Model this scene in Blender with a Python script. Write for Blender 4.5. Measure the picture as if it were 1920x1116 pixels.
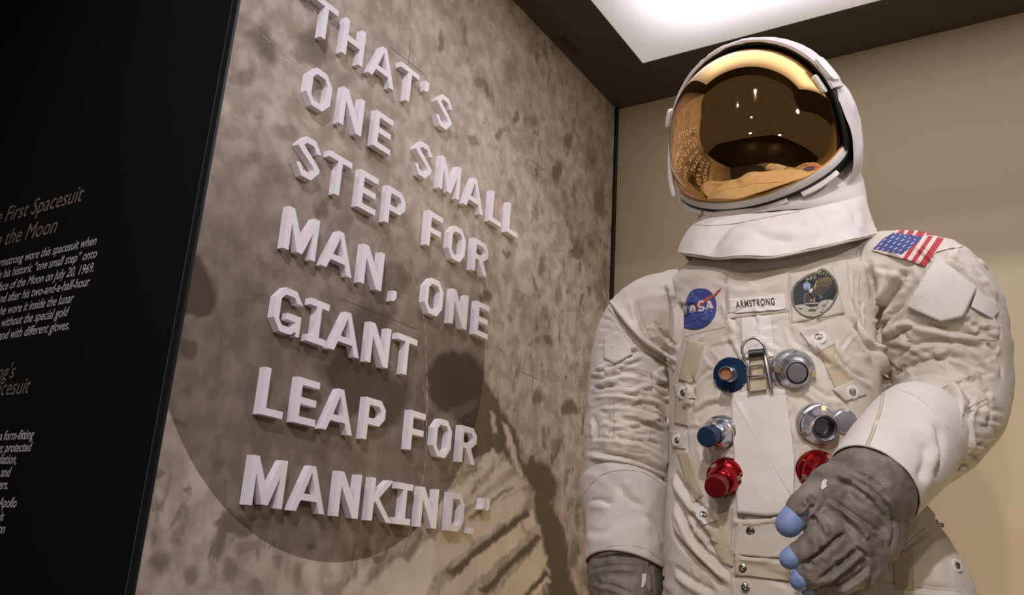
import bpy, bmesh, math, random
import numpy as np
from mathutils import Vector, Matrix, noise
from mathutils.bvhtree import BVHTree
random.seed(7); np.random.seed(7)
for o in list(bpy.data.objects): bpy.data.objects.remove(o)
scene = bpy.context.scene
COL = scene.collection

# ------------------------------------------------------------------ camera
YAW, PITCH, ROLL, FPX = math.radians(32.888), math.radians(17.39), math.radians(3.64), 1667.0
CAM = np.array([1.10627, -2.25, 1.45])
cf = np.array([-math.sin(YAW)*math.cos(PITCH), math.cos(YAW)*math.cos(PITCH), math.sin(PITCH)])
r0 = np.array([math.cos(YAW), math.sin(YAW), 0.0]); u0 = np.cross(r0, cf)
cr = r0*math.cos(ROLL)+u0*math.sin(ROLL); cu = -r0*math.sin(ROLL)+u0*math.cos(ROLL)
cam = bpy.data.cameras.new('camera'); camo = bpy.data.objects.new('camera', cam); COL.objects.link(camo)
cam.sensor_width = 36.0; cam.lens = FPX*36.0/1920.0; cam.clip_start = 0.02; cam.clip_end = 60
camo.matrix_world = Matrix(((cr[0], cu[0], -cf[0], CAM[0]), (cr[1], cu[1], -cf[1], CAM[1]), (cr[2], cu[2], -cf[2], CAM[2]), (0, 0, 0, 1)))
scene.camera = camo

# ------------------------------------------------------------------ light and exposure
scene.view_settings.view_transform = 'Standard'; scene.view_settings.look = 'None'
scene.view_settings.gamma = 1.0; scene.view_settings.use_curve_mapping = False
scene.view_settings.exposure = 0.0
world = bpy.data.worlds.new('world'); scene.world = world; world.use_nodes = True
world.node_tree.nodes['Background'].inputs[0].default_value = (0.62, 0.50, 0.42, 1)
world.node_tree.nodes['Background'].inputs[1].default_value = 0.10
def area(name, loc, target, size, energy, color, spread=math.pi):
    l = bpy.data.lights.new(name, 'AREA'); l.shape = 'SQUARE'; l.size = size; l.energy = energy; l.color = color; l.spread = spread
    o = bpy.data.objects.new(name, l); COL.objects.link(o); o.location = loc
    o.rotation_euler = (Vector(target)-Vector(loc)).to_track_quat('-Z', 'Y').to_euler(); return o
def spot(name, loc, target, radius, energy, color, angle, blend=0.5):
    l = bpy.data.lights.new(name, 'SPOT'); l.shadow_soft_size = radius; l.energy = energy; l.color = color
    l.spot_size = math.radians(angle); l.spot_blend = blend
    o = bpy.data.objects.new(name, l); COL.objects.link(o); o.location = loc
    o.rotation_euler = (Vector(target)-Vector(loc)).to_track_quat('-Z', 'Y').to_euler(); return o
PANEL_STRENGTH = 1.7
# track spotlight of the gallery, high in front of the case
spot('key_spotlight', (1.45, -3.3, 3.70), (0.45, -0.8, 1.95), 0.045, 190, (0.91, 0.89, 1.0), 55, 0.6)
spot('accent_spotlight', (0.45, -3.9, 3.75), (0.7, -0.9, 1.9), 0.035, 60, (0.95, 0.92, 1.0), 40, 0.7)
spot('added_mural_fill', (2.2, -1.5, 2.8), (0.0, -0.95, 1.95), 0.05, 42, (0.98, 0.92, 0.98), 44, 0.9)  # added fill light to brighten the mural and letters; stands for no fixture
# warmer gallery spotlight straight in front, and small square lamps further off
spot('warm_spotlight', (1.42, -4.2, 3.0), (0.98, -0.3, 1.28), 0.05, 95, (1.0, 0.80, 0.50), 27, 0.9)
area('gallery_lamp', (1.40, -4.6, 1.25), (0.8, -0.6, 1.6), 0.16, 7, (1.0, 0.86, 0.62))
area('gallery_lamp', (3.3, -3.3, 1.05), (0.8, -0.6, 1.7), 0.16, 7, (1.0, 0.93, 0.82))
area('wall_washer', (1.22, -0.34, 0.52), (1.10, 0.0, 1.55), 0.10, 6.0, (1.0, 0.74, 0.36))

# ------------------------------------------------------------------ pixel helpers (photo 1920 x 1116)
def ray(px, py): return cf + cr*(px-960.0)/FPX - cu*(py-558.0)/FPX
def hit(px, py, ax, val):
    q = ray(px, py); return CAM + q*((val-CAM[ax])/q[ax])
def proj(p):
    d = np.asarray(p)-CAM; w = d@cf
    return 960+FPX*(d@cr)/w, 558-FPX*(d@cu)/w
ORG = np.array([0.70, -0.80, 0.0]); FA = math.radians(8)
sx = np.array([math.cos(FA), math.sin(FA), 0.0]); sy = np.array([-math.sin(FA), math.cos(FA), 0.0])   # suit right (viewer), suit back
UP = np.array([0, 0, 1.0])
def S(px, py, yl=0.0):
    q = ray(px, py); t = (yl-(CAM-ORG)@sy)/(q@sy); return CAM+q*t
def depth(p): return (np.asarray(p)-CAM)@cf
def mpx(px, py, yl=0.0): return depth(S(px, py, yl))/FPX     # metres per pixel

# ------------------------------------------------------------------ materials
def mat(name, color, rough=0.6, metal=0.0, var=None, var_scale=8.0, bump=0.0, bump_scale=200.0, bump2=0.0, bump2_scale=30.0, coat=0.0, aniso=None, sheen=0.0, detail=6, dist=0.001, wr=0.0):
    m = bpy.data.materials.new(name); m.use_nodes = True; nt = m.node_tree; b = nt.nodes['Principled BSDF']
    b.inputs['Base Color'].default_value = (*color, 1); b.inputs['Roughness'].default_value = rough; b.inputs['Metallic'].default_value = metal
    b.inputs['Coat Weight'].default_value = coat
    if sheen: b.inputs['Sheen Weight'].default_value = sheen
    tc = nt.nodes.new('ShaderNodeTexCoord')
    if var:
        n = nt.nodes.new('ShaderNodeTexNoise'); n.inputs['Scale'].default_value = var_scale; n.inputs['Detail'].default_value = detail; n.inputs['Roughness'].default_value = 0.6
        nt.links.new(tc.outputs['Object'], n.inputs['Vector'])
        r = nt.nodes.new('ShaderNodeValToRGB'); r.color_ramp.elements[0].position = 0.35; r.color_ramp.elements[1].position = 0.68
        r.color_ramp.elements[0].color = (*var, 1); r.color_ramp.elements[1].color = (*color, 1)
        nt.links.new(n.outputs['Fac'], r.inputs['Fac']); nt.links.new(r.outputs['Color'], b.inputs['Base Color'])
    last = None
    for amt, sc, dt in ((wr, 13, 4), (bump2, bump2_scale, 5), (bump, bump_scale, 2)):
        if amt:
            n = nt.nodes.new('ShaderNodeTexNoise')
            if sc == 13: n.noise_type = 'RIDGED_MULTIFRACTAL'; n.inputs['Distortion'].default_value = 0.9; n.inputs['Roughness'].default_value = 0.45; n.inputs['Gain'].default_value = 1.2
            n.inputs['Scale'].default_value = sc; n.inputs['Detail'].default_value = dt
            nt.links.new(tc.outputs['Object'], n.inputs['Vector'])
            bp = nt.nodes.new('ShaderNodeBump'); bp.inputs['Strength'].default_value = amt; bp.inputs['Distance'].default_value = .010 if sc == 13 else dist
            nt.links.new(n.outputs['Fac'], bp.inputs['Height'])
            if last: nt.links.new(last.outputs['Normal'], bp.inputs['Normal'])
            last = bp
    if last: nt.links.new(last.outputs['Normal'], b.inputs['Normal'])
    return m
def vcol_mat(name, rough=0.7, bump=0.3, bump_scale=400):
    m = mat(name, (1, 1, 1), rough, bump=bump, bump_scale=bump_scale, dist=0.0006)
    a = m.node_tree.nodes.new('ShaderNodeVertexColor'); a.layer_name = 'print'
    m.node_tree.links.new(a.outputs['Color'], m.node_tree.nodes['Principled BSDF'].inputs['Base Color']); return m
def emit(name, color, s):
    m = bpy.data.materials.new(name); m.use_nodes = True; b = m.node_tree.nodes['Principled BSDF']
    b.inputs['Base Color'].default_value = (0.8, 0.8, 0.8, 1); b.inputs['Emission Color'].default_value = (*color, 1); b.inputs['Emission Strength'].default_value = s
    return m
M = dict(
    fabric=mat('suit_cloth', (0.70, 0.63, 0.565), 0.85, var=(0.56, 0.485, 0.405), var_scale=9, bump=0.35, bump_scale=900, bump2=0.55, bump2_scale=45, sheen=0.1, dist=0.0022, wr=0.55),
    white=mat('white_cloth', (0.75, 0.70, 0.68), 0.85, var=(0.67, 0.61, 0.57), var_scale=9, bump=0.3, bump_scale=900, bump2=0.35, bump2_scale=28, sheen=0.1, dist=0.002, wr=0.35),
    strap=mat('tan_webbing', (0.56, 0.46, 0.33), 0.9, var=(0.50, 0.39, 0.27), var_scale=14, bump=0.5, bump_scale=1300),
    seam=mat('seam_cloth', (0.60, 0.52, 0.42), 0.9, bump=0.4, bump_scale=900),
    thread=mat('stitch_thread', (0.36, 0.29, 0.22), 0.9),
    metal=mat('machined_aluminium', (0.56, 0.57, 0.62), 0.28, 1.0, bump=0.1, bump_scale=120),
    steel=mat('dull_steel', (0.42, 0.40, 0.38), 0.33, 1.0),
    socket=mat('socket_metal', (0.16, 0.16, 0.19), 0.35, 0.9),
    button=mat('grey_button', (0.20, 0.185, 0.20), 0.5, 0.4),
    dark=mat('dark_metal', (0.06, 0.055, 0.06), 0.4, 0.6),
    blue=mat('blue_anodised', (0.012, 0.045, 0.13), 0.3, 0.75),
    bluecap=mat('blue_cap', (0.018, 0.042, 0.10), 0.45, 0.3),
    red=mat('red_anodised', (0.36, 0.010, 0.012), 0.25, 0.9),
    redcap=mat('red_cap', (0.20, 0.008, 0.013), 0.4, 0.35),
    brass=mat('brass_tab', (0.75, 0.60, 0.34), 0.35, 0.8),
    copper=mat('copper_mesh', (0.45, 0.20, 0.11), 0.45, 0.7, bump=0.9, bump_scale=1500),
    glove=mat('woven_metal_cloth', (0.28, 0.235, 0.215), 0.62, 0.2, var=(0.15, 0.125, 0.112), var_scale=32, bump=0.5, bump_scale=900, bump2=0.6, bump2_scale=95, dist=0.002, wr=0.9),
    tip=mat('blue_silicone', (0.22, 0.30, 0.56), 0.5, bump=0.1, bump_scale=400),
    rim=mat('ivory_plastic', (0.74, 0.70, 0.66), 0.4),
    gasket=mat('black_gasket', (0.012, 0.012, 0.014), 0.5),
    visor=mat('gold_visor', (0.78, 0.48, 0.19), 0.018, 1.0),
    letter=mat('painted_letter', (0.82, 0.76, 0.79), 0.6, bump=0.15, bump_scale=400),
    casedark=mat('dark_case_paint', (0.050, 0.045, 0.042), 0.55, bump=0.15, bump_scale=500),
    panel=mat('black_text_panel', (0.0050, 0.0038, 0.0034), 0.75),
    trim=mat('blue_black_trim', (0.010, 0.012, 0.017), 0.4, 0.3),
    trimlight=mat('trim_edge', (0.16, 0.15, 0.14), 0.35, 0.5),
    backwall=mat('tan_wall', (0.53, 0.425, 0.28), 0.8, bump=0.25, bump_scale=350, var=(0.52, 0.416, 0.273), var_scale=200),
    brown=mat('brown_brick', (0.06, 0.042, 0.03), 0.8, bump=0.5, bump_scale=40),
    floor=mat('dark_floor', (0.05, 0.04, 0.035), 0.5),
    textw=mat('white_print', (0.52, 0.49, 0.50), 0.7), textb=mat('bronze_print', (0.22, 0.165, 0.12), 0.7),
    black=mat('black_ink', (0.05, 0.04, 0.035), 0.8), lens=mat('dark_hole', (0.01, 0.01, 0.012), 0.4),
    dash=mat('pale_print_line', (0.50, 0.42, 0.36), 0.8), dline=mat('dark_print_line', (0.10, 0.075, 0.055), 0.8),
)

M['panel'].node_tree.nodes['Principled BSDF'].inputs['Specular IOR Level'].default_value = 0.15
# ------------------------------------------------------------------ mesh helpers
def link(name, me, m=None, parent=None, smooth=True, sharp=False):
    o = bpy.data.objects.new(name, me); COL.objects.link(o)
    if m is not None: me.materials.append(m)
    if smooth:
        me.shade_smooth()
        if sharp: me.set_sharp_from_angle(angle=math.radians(38))
    if parent is not None:
        o.parent = parent; o.matrix_parent_inverse = parent.matrix_basis.inverted()
    return o
def mesh(name, V, Fc, m=None, parent=None, smooth=True):
    me = bpy.data.meshes.new(name); me.from_pydata([tuple(map(float, v)) for v in V], [], [tuple(map(int, f)) for f in Fc]); me.validate(); me.update()
    return link(name, me, m, parent, smooth, smooth)
def tag(o, label=None, cat=None, group=None, kind=None):
    if label: o['label'] = label
    if cat: o['category'] = cat
    if group: o['group'] = group
    if kind: o['kind'] = kind
    return o
def empty(name, loc):
    o = bpy.data.objects.new(name, None); COL.objects.link(o); o.location = tuple(loc); o.empty_display_size = 0.05; return o
def boxes(bs):
    V = []; Fc = []
    for (a, b) in bs:
        n = len(V)
        for z in (a[2], b[2]):
            V += [(a[0], a[1], z), (b[0], a[1], z), (b[0], b[1], z), (a[0], b[1], z)]
        Fc += [tuple(n+i for i in f) for f in ((3, 2, 1, 0), (4, 5, 6, 7), (0, 1, 5, 4), (1, 2, 6, 5), (2, 3, 7, 6), (3, 0, 4, 7))]
    return V, Fc
def recalc(me):
    bm = bmesh.new(); bm.from_mesh(me); bmesh.ops.recalc_face_normals(bm, faces=bm.faces); bm.to_mesh(me); bm.free()
def catmull(P, n):
    P = np.array(P, float); out = []
    Q = np.vstack([2*P[0]-P[1], P, 2*P[-1]-P[-2]])
    for i in range(1, len(Q)-2):
        a, b, c, d = Q[i-1], Q[i], Q[i+1], Q[i+2]
        for k in range(n):
            t = k/n; out.append(0.5*((2*b)+(-a+c)*t+(2*a-5*b+4*c-d)*t*t+(-a+3*b-3*c+d)*t**3))
    out.append(P[-1]); return np.array(out)
def tube(P, R, n=24, cap=True, flat=1.0, ref=None, sub=0, dome=True):
    """tapering tube through points P with radii R; returns V,F"""
    P = np.array(P, float); R = np.array(R, float)
    if sub: 
        PR = catmull(np.hstack([P, R[:, None]]), sub); P, R = PR[:, :3], PR[:, 3]
    T = np.gradient(P, axis=0); T /= np.linalg.norm(T, axis=1)[:, None]
    ref = np.array(ref if ref is not None else (UP if abs(T[0]@UP) < .8 else sy), float)
    a = np.cross(T[0], ref); a /= np.linalg.norm(a)
    if dome and cap:
        k = 4; th = [math.pi/2*(1-i/k) for i in range(k)]
        P = np.vstack([[P[0]-T[0]*R[0]*math.sin(t) for t in th], P, [P[-1]+T[-1]*R[-1]*math.sin(t) for t in th[::-1]]])
        R = np.concatenate([[R[0]*max(math.cos(t), .02) for t in th], R, [R[-1]*max(math.cos(t), .02) for t in th[::-1]]])
        T = np.vstack([[T[0]]*k, T, [T[-1]]*k])
    V = []; Fc = []
    for i in range(len(P)):
        a = a-T[i]*(a@T[i]); a /= np.linalg.norm(a); b = np.cross(T[i], a)
        for j in range(n):
            t = 2*math.pi*j/n; V.append(P[i]+R[i]*(a*math.cos(t)+flat*b*math.sin(t)))
    for i in range(len(P)-1):
        for j in range(n):
            k = (j+1) % n; Fc.append((i*n+j, i*n+k, (i+1)*n+k, (i+1)*n+j))
    if cap: Fc += [tuple(range(n))[::-1], tuple((len(P)-1)*n+j for j in range(n))]
    return V, Fc
def merge(*parts):
    V = []; Fc = []
    for v, f in parts:
        n = len(V); V += list(v); Fc += [tuple(i+n for i in q) for q in f]
    return V, Fc
def loft(rings, cap=True):
    n = len(rings[0]); V = [p for r in rings for p in r]; Fc = []
    for i in range(len(rings)-1):
        for j in range(n):
            k = (j+1) % n; Fc.append((i*n+j, i*n+k, (i+1)*n+k, (i+1)*n+j))
    if cap: Fc += [tuple(range(n))[::-1], tuple((len(rings)-1)*n+j for j in range(n))]
    return V, Fc
def lathe(prof, n=40, cap=True):
    """profile of (r,h) around local +z"""
    rings = [[(r*math.cos(2*math.pi*j/n), r*math.sin(2*math.pi*j/n), h) for j in range(n)] for r, h in prof]
    return loft(rings, cap)
def place(V, o, z, x=None):
    z = np.array(z, float); z /= np.linalg.norm(z)
    x = np.array(x if x is not None else sx, float); x = x-z*(x@z); x /= np.linalg.norm(x); y = np.cross(z, x)
    return [np.array(o)+x*v[0]+y*v[1]+z*v[2] for v in V]
def remesh(V, Fc, voxel, smooth=4, sfac=0.5):
    me = bpy.data.meshes.new('tmp'); me.from_pydata([tuple(map(float, v)) for v in V], [], Fc); me.update(); recalc(me)
    o = bpy.data.objects.new('tmp', me); COL.objects.link(o)
    r = o.modifiers.new('r', 'REMESH'); r.mode = 'VOXEL'; r.voxel_size = voxel
    if smooth:
        s = o.modifiers.new('s', 'SMOOTH'); s.iterations = smooth; s.factor = sfac
    dg = bpy.context.evaluated_depsgraph_get(); out = bpy.data.meshes.new_from_object(o.evaluated_get(dg))
    bpy.data.objects.remove(o); return out
def get_co(me):
    a = np.empty(len(me.vertices)*3, np.float32); me.vertices.foreach_get('co', a); return a.reshape(-1, 3).astype(float)
def get_no(me):
    a = np.empty(len(me.vertices)*3, np.float32); me.vertex_normals.foreach_get('vector', a); return a.reshape(-1, 3).astype(float)
def set_co(me, a): me.vertices.foreach_set('co', a.astype(np.float32).ravel()); me.update()
def bvh_of(me):
    bm = bmesh.new(); bm.from_mesh(me); t = BVHTree.FromBMesh(bm); bm.free(); return t
def cast(t, px, py):
    d = Vector(ray(px, py)); h = t.ray_cast(Vector(CAM), d.normalized())
    if h[0] is None: return None, None
    return np.array(h[0]), np.array(h[1])
def smoothstep(x): x = np.clip(x, 0, 1); return x*x*(3-2*x)

def crease(me, t, lines):
    """folds in the cloth: each line = (pixel points, width m, depth m, side). valley along the line, soft ridge on one side."""
    co = get_co(me); no = get_no(me); disp = np.zeros(len(co))
    for pts, w, dp, side in lines:
        P2 = catmull(np.array(pts, float), 6); W = []
        for p in P2:
            h, n = cast(t, *p)
            if h is not None: W.append((h, n))
        if len(W) < 3: continue
        H = np.array([h for h, _ in W]); N = np.array([n for _, n in W])
        jump = np.linalg.norm(np.diff(H, axis=0), axis=1)
        if jump.max() > 0.12:
            k = int(np.argmax(jump)); H, N = (H[:k+1], N[:k+1]) if k >= len(H)//2 else (H[k+1:], N[k+1:])
            if len(H) < 3: continue
        lo, hi = H.min(0)-4*w, H.max(0)+4*w
        idx = np.where(np.all((co > lo) & (co < hi), axis=1))[0]
        if not len(idx): continue
        Q = co[idx]; best = np.full(len(idx), 1e9); sgn = np.zeros(len(idx)); par = np.zeros(len(idx))
        m = len(H)-1
        for i in range(m):
            a, b = H[i], H[i+1]; ab = b-a; L2 = max(ab@ab, 1e-12)
            s = np.clip((Q-a)@ab/L2, 0, 1); dv = Q-(a+s[:, None]*ab); d = np.linalg.norm(dv, axis=1)
            nn = np.cross(ab, N[i]); nn /= max(np.linalg.norm(nn), 1e-9)
            u = d < best; best[u] = d[u]; sgn[u] = (dv@nn)[u]; par[u] = ((i+s)/m)[u]
        ok = (no[idx]@N.mean(0)) > 0
        e = np.clip(np.minimum(par, 1-par)/0.22, 0, 1); e = smoothstep(e)
        q = sgn*side/w
        f = -np.exp(-(best/(0.55*w))**2)+0.75*np.exp(-((q-1.1)/0.85)**2)*np.exp(-(np.maximum(best-np.abs(sgn), 0)/w)**2)
        disp[idx] += np.where(ok & (best < 4*w), f*e*dp, 0)
    co += no*disp[:, None]; set_co(me, co)

def cloth_noise(me, amp, scale, seed=0.0, stretch=(1, 1, 1)):
    co = get_co(me); no = get_no(me); d = np.empty(len(co)); s = stretch
    for i, c in enumerate(co):
        v = Vector((c[0]*scale*s[0]+seed, c[1]*scale*s[1], c[2]*scale*s[2]))
        w = noise.noise(v*0.6+Vector((9, 3, 5)))
        n = noise.noise(v+Vector((w*1.6, -w*1.3, w)))
        n2 = noise.noise(v*2.3+Vector((w*2, w, 7)))
        d[i] = (1-abs(n)*2.6)*0.7+(1-abs(n2)*2.6)*0.3
    co += no*(d*amp)[:, None]; set_co(me, co)

def poly_patch(t, pts, rings=10, nb=96, off=0.0015, thick=None, round_corner=0.0):
    """patch laid on a surface: star shaped pixel polygon sampled in polar rings; returns V,F, pixel coords"""
    pts = np.array(pts, float); c = pts.mean(0)
    seg = np.vstack([pts, pts[:1]]); L = np.linalg.norm(np.diff(seg, axis=0), axis=1); cum = np.concatenate([[0], np.cumsum(L)])
    bd = []
    # keep the corners exactly
    for i in range(len(pts)):
        k = max(2, int(round(nb*L[i]/cum[-1])))
        for j in range(k): bd.append(seg[i]+(seg[i+1]-seg[i])*j/k)
    bd = np.array(bd); n = len(bd); V = []; PX = []; last = None
    def samp(p):
        nonlocal last
        h, nn = cast2(t, *p)
        if h is None or (last is not None and np.linalg.norm(h-last[0]) > 0.10): 
            h, nn = last if last is not None else (S(p[0], p[1], -0.15), -sy)
            h = CAM+ray(*p)*depth(h)
        last = (h, nn); q_ = ray(*p); return ((h-CAM)@cf)-off*1.15
    V.append(samp(c)); PX.append(c)
    for r in range(1, rings+1):
        for b in bd:
            p = c+(b-c)*r/rings; V.append(samp(p)); PX.append(p)
    Fc = [(0, 1+(j+1) % n, 1+j) for j in range(n)]
    for r in range(rings-1):
        for j in range(n):
            k = (j+1) % n; a = 1+r*n; Fc.append((a+j, a+k, a+n+k, a+n+j))
    return V, Fc, np.array(PX), n
def relax(V, n, rings, it=3, PX=None):
    V = np.array(V)[:, None]; c = V[:1]; G = V[1:].reshape(rings, n, 1)
    for _ in range(it):
        H = G.copy()
        H[:, :] = 0.5*G+0.25*(np.roll(G, 1, 1)+np.roll(G, -1, 1))
        H[1:-1] = 0.5*H[1:-1]+0.25*(G[:-2]+G[2:]); H[-1] = 0.6*G[-1]+0.2*(np.roll(G[-1], 1, 0)+np.roll(G[-1], -1, 0)) if False else G[-1]*0.5+0.25*(np.roll(G[-1], 1, 0)+np.roll(G[-1], -1, 0))
        G = H
    D = np.vstack([c*0+G[0].mean(0), G.reshape(-1, 1)])[:, 0]
    return [CAM+ray(*p)*d for p, d in zip(PX, D)]
def patch(name, t, pts, m, parent, off=0.0015, thick=0.0012, rings=8, nb=80, it=2, label=None, smooth=True):
    V, Fc, PX, n = poly_patch(t, pts, rings, nb, off)
    V = relax(V, n, rings, it, PX)
    me = bpy.data.meshes.new(name); me.from_pydata([tuple(v) for v in V], [], Fc); me.update(); recalc(me)
    # face the camera
    bm = bmesh.new(); bm.from_mesh(me)
    if sum(f.normal.dot(Vector(cf)) for f in bm.faces) > 0: bmesh.ops.reverse_faces(bm, faces=bm.faces)
    bm.to_mesh(me); bm.free()
    o = link(name, me, m, parent, smooth)
    s = o.modifiers.new('s', 'SOLIDIFY'); s.thickness = thick; s.offset = -1 if thick > 0 else 1
    bpy.context.view_layer.update()
    if label: o['label'] = label
    return o
class Blend:
    """surface half way between the smooth form and the creased cloth, for stiffer flaps"""
    def __init__(self, a, b, k): self.a, self.b, self.k = a, b, k
def cast2(t, px, py):
    if isinstance(t, Blend):
        a, n = cast(t.a, px, py); b_, n2 = cast(t.b, px, py)
        if a is None or b_ is None: return (a, n) if b_ is None else (b_, n2)
        if np.linalg.norm(a-b_) > .03: return b_, n2
        return a*t.k+b_*(1-t.k), n
    return cast(t, px, py)
def cord(t, pts, r, off=0.0, sub=6, n=8):
    Q = catmull(np.array(pts, float), sub) if len(pts) > 2 else np.array([np.array(pts[0])+(np.array(pts[1])-np.array(pts[0]))*k/sub for k in range(sub+1)], float)
    W = []
    for p in Q:
        h, nn = cast(t, *p)
        if h is not None and (not W or (np.linalg.norm(h-W[-1]) < 0.06 and np.linalg.norm(h-W[-1]) > 1e-4)): W.append(h+nn*off)
    if len(W) < 3: return [], []
    W = np.array(W)
    for _ in range(2): W[1:-1] = 0.5*W[1:-1]+0.25*(W[:-2]+W[2:])
    return tube(W, [r]*len(W), n, True, dome=False)
def sew(name, t, lines, r, m, parent, off=0.0):
    for l in lines:
        V, Fc = cord(t, l, r, off)
        if V: mesh(name, V, Fc, m, parent)

# ================================================================== SETTING
Z_C = 2.8704; Y_F = -1.4367; X_R = 2.35; Z_P = 0.47
def struct(name, bs, m, **k):
    V, Fc = boxes(bs); return tag(mesh(name, V, Fc, m, None, False), kind='structure', **k)
struct('floor', [((-3, -6, -0.05), (5, 1.0, 0))], M['floor'])
struct('wall_back', [((-0.02, 0.0, 0.0), (X_R, 0.06, 3.1))], M['backwall'])
struct('wall_side', [((-3, Y_F+0.10, 0), (-0.86, Y_F+0.14, 3.1))], M['brown'])
# ceiling ring around the diffuser opening
PX0, PX1, PY0, PY1 = 0.1777, 1.75, -1.22, -0.2037
struct('ceiling', [((-0.06, Y_F-0.01, Z_C), (PX0, 0.06, Z_C+0.12)), ((PX1, Y_F-0.01, Z_C), (X_R, 0.06, Z_C+0.12)),
                   ((PX0, PY1, Z_C), (PX1, 0.06, Z_C+0.12)), ((PX0, Y_F-0.01, Z_C), (PX1, PY0, Z_C+0.12))], M['casedark'])
struct('trim_1', [((0.0, -0.016, Z_P), (0.007, 0.0, Z_C))], M['trim'])
struct('trim_2', [((-0.0125, Y_F-0.004, 0), (0.0008, Y_F+0.001, Z_C))], M['trim'])
struct('trim_3', [((-0.0142, Y_F-0.004, 0), (-0.0128, Y_F, Z_C))], M['trimlight'])
# ceiling light: diffuser whose lamps sit behind its middle
cl = empty('ceiling_light', ((PX0+PX1)/2, (PY0+PY1)/2, Z_C+0.004)); tag(cl, 'glowing white rectangular light panel set in the dark case ceiling', 'ceiling light')
dm = bpy.data.materials.new('diffuser'); dm.use_nodes = True; nt = dm.node_tree; b = nt.nodes['Principled BSDF']
b.inputs['Base Color'].default_value = (0.8, 0.78, 0.8, 1); b.inputs['Roughness'].default_value = 0.5
g = nt.nodes.new('ShaderNodeNewGeometry'); sp = nt.nodes.new('ShaderNodeSeparateXYZ'); nt.links.new(g.outputs['Position'], sp.inputs[0])
def mth(nt, op, a, b_=None, clamp=False):
    n = nt.nodes.new('ShaderNodeMath'); n.operation = op; n.use_clamp = clamp
    for i, v in enumerate((a, b_)):
        if v is None: continue
        if isinstance(v, (int, float)): n.inputs[i].default_value = v
        else: nt.links.new(v, n.inputs[i])
    return n.outputs[0]
def ramp(nt, v, a, c):   # smooth 0..1 between a and c
    n = nt.nodes.new('ShaderNodeMapRange'); n.interpolation_type = 'SMOOTHSTEP'; n.inputs[1].default_value = a; n.inputs[2].default_value = c
    nt.links.new(v, n.inputs[0]); return n.outputs[0]
fx = ramp(nt, sp.outputs[0], PX0-0.01, PX0+0.27); fx2 = ramp(nt, sp.outputs[0], PX1+0.01, PX1-0.27)
fy = ramp(nt, sp.outputs[1], PY1+0.01, PY1-0.27); fy2 = ramp(nt, sp.outputs[1], PY0-0.01, PY0+0.27)
fall = mth(nt, 'MULTIPLY', mth(nt, 'MULTIPLY', fx, fx2), mth(nt, 'MULTIPLY', fy, fy2))
st = mth(nt, 'ADD', mth(nt, 'MULTIPLY', fall, PANEL_STRENGTH), 0.30)
b.inputs['Emission Color'].default_value = (0.93, 0.92, 1.0, 1); nt.links.new(st, b.inputs['Emission Strength'])
V, Fc = boxes([((PX0, PY0, Z_C+0.003), (PX1, PY1, Z_C+0.012))]); mesh('diffuser', V, Fc, dm, cl, False)
V, Fc = boxes([((PX0, PY0, Z_C+0.012), (PX1, PY1, Z_C+0.10))]); mesh('housing', V, Fc, M['casedark'], cl, False)
# small slotted latch in the ceiling
v_ = empty('ceiling_slot', (0.035, -0.376, Z_C)); tag(v_, 'small dark slot fitting in the case ceiling near the mural', 'fitting')
V, Fc = boxes([((0.022, -0.428, Z_C-0.0012), (0.048, -0.324, Z_C+0.0))]); mesh('plate', V, Fc, M['dark'], v_, False)
V, Fc = boxes([((0.030, -0.420, Z_C-0.0018), (0.040, -0.332, Z_C-0.0012))]); mesh('slot', V, Fc, M['lens'], v_, False)

# ------------------------------------------------------------------ left wall with printed mural
struct('wall_left', [((-0.06, Y_F+0.0012, 0.0), (-0.0065, 0.0, 3.1))], M['casedark'])
def dist_poly(P, poly):
    poly = np.array(poly, float); x, y = P[:, 0], P[:, 1]; inside = np.zeros(len(P), bool); best = np.full(len(P), 1e9)
    for i in range(len(poly)):
        a, b_ = poly[i], poly[(i+1) % len(poly)]
        ab = b_-a; s = np.clip(((P-a)@ab)/max(ab@ab, 1e-9), 0, 1); d = np.linalg.norm(P-(a+s[:, None]*ab), axis=1); best = np.minimum(best, d)
        c = ((a[1] > y) != (b_[1] > y)); 
        with np.errstate(divide='ignore', invalid='ignore'):
            xx = (b_[0]-a[0])*(y-a[1])/(b_[1]-a[1]+1e-12)+a[0]
        inside ^= c & (x < xx)
    return np.where(inside, -best, best)
def softpoly(P, poly, soft): return smoothstep(0.5-dist_poly(P, poly)/(2*soft))
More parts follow.
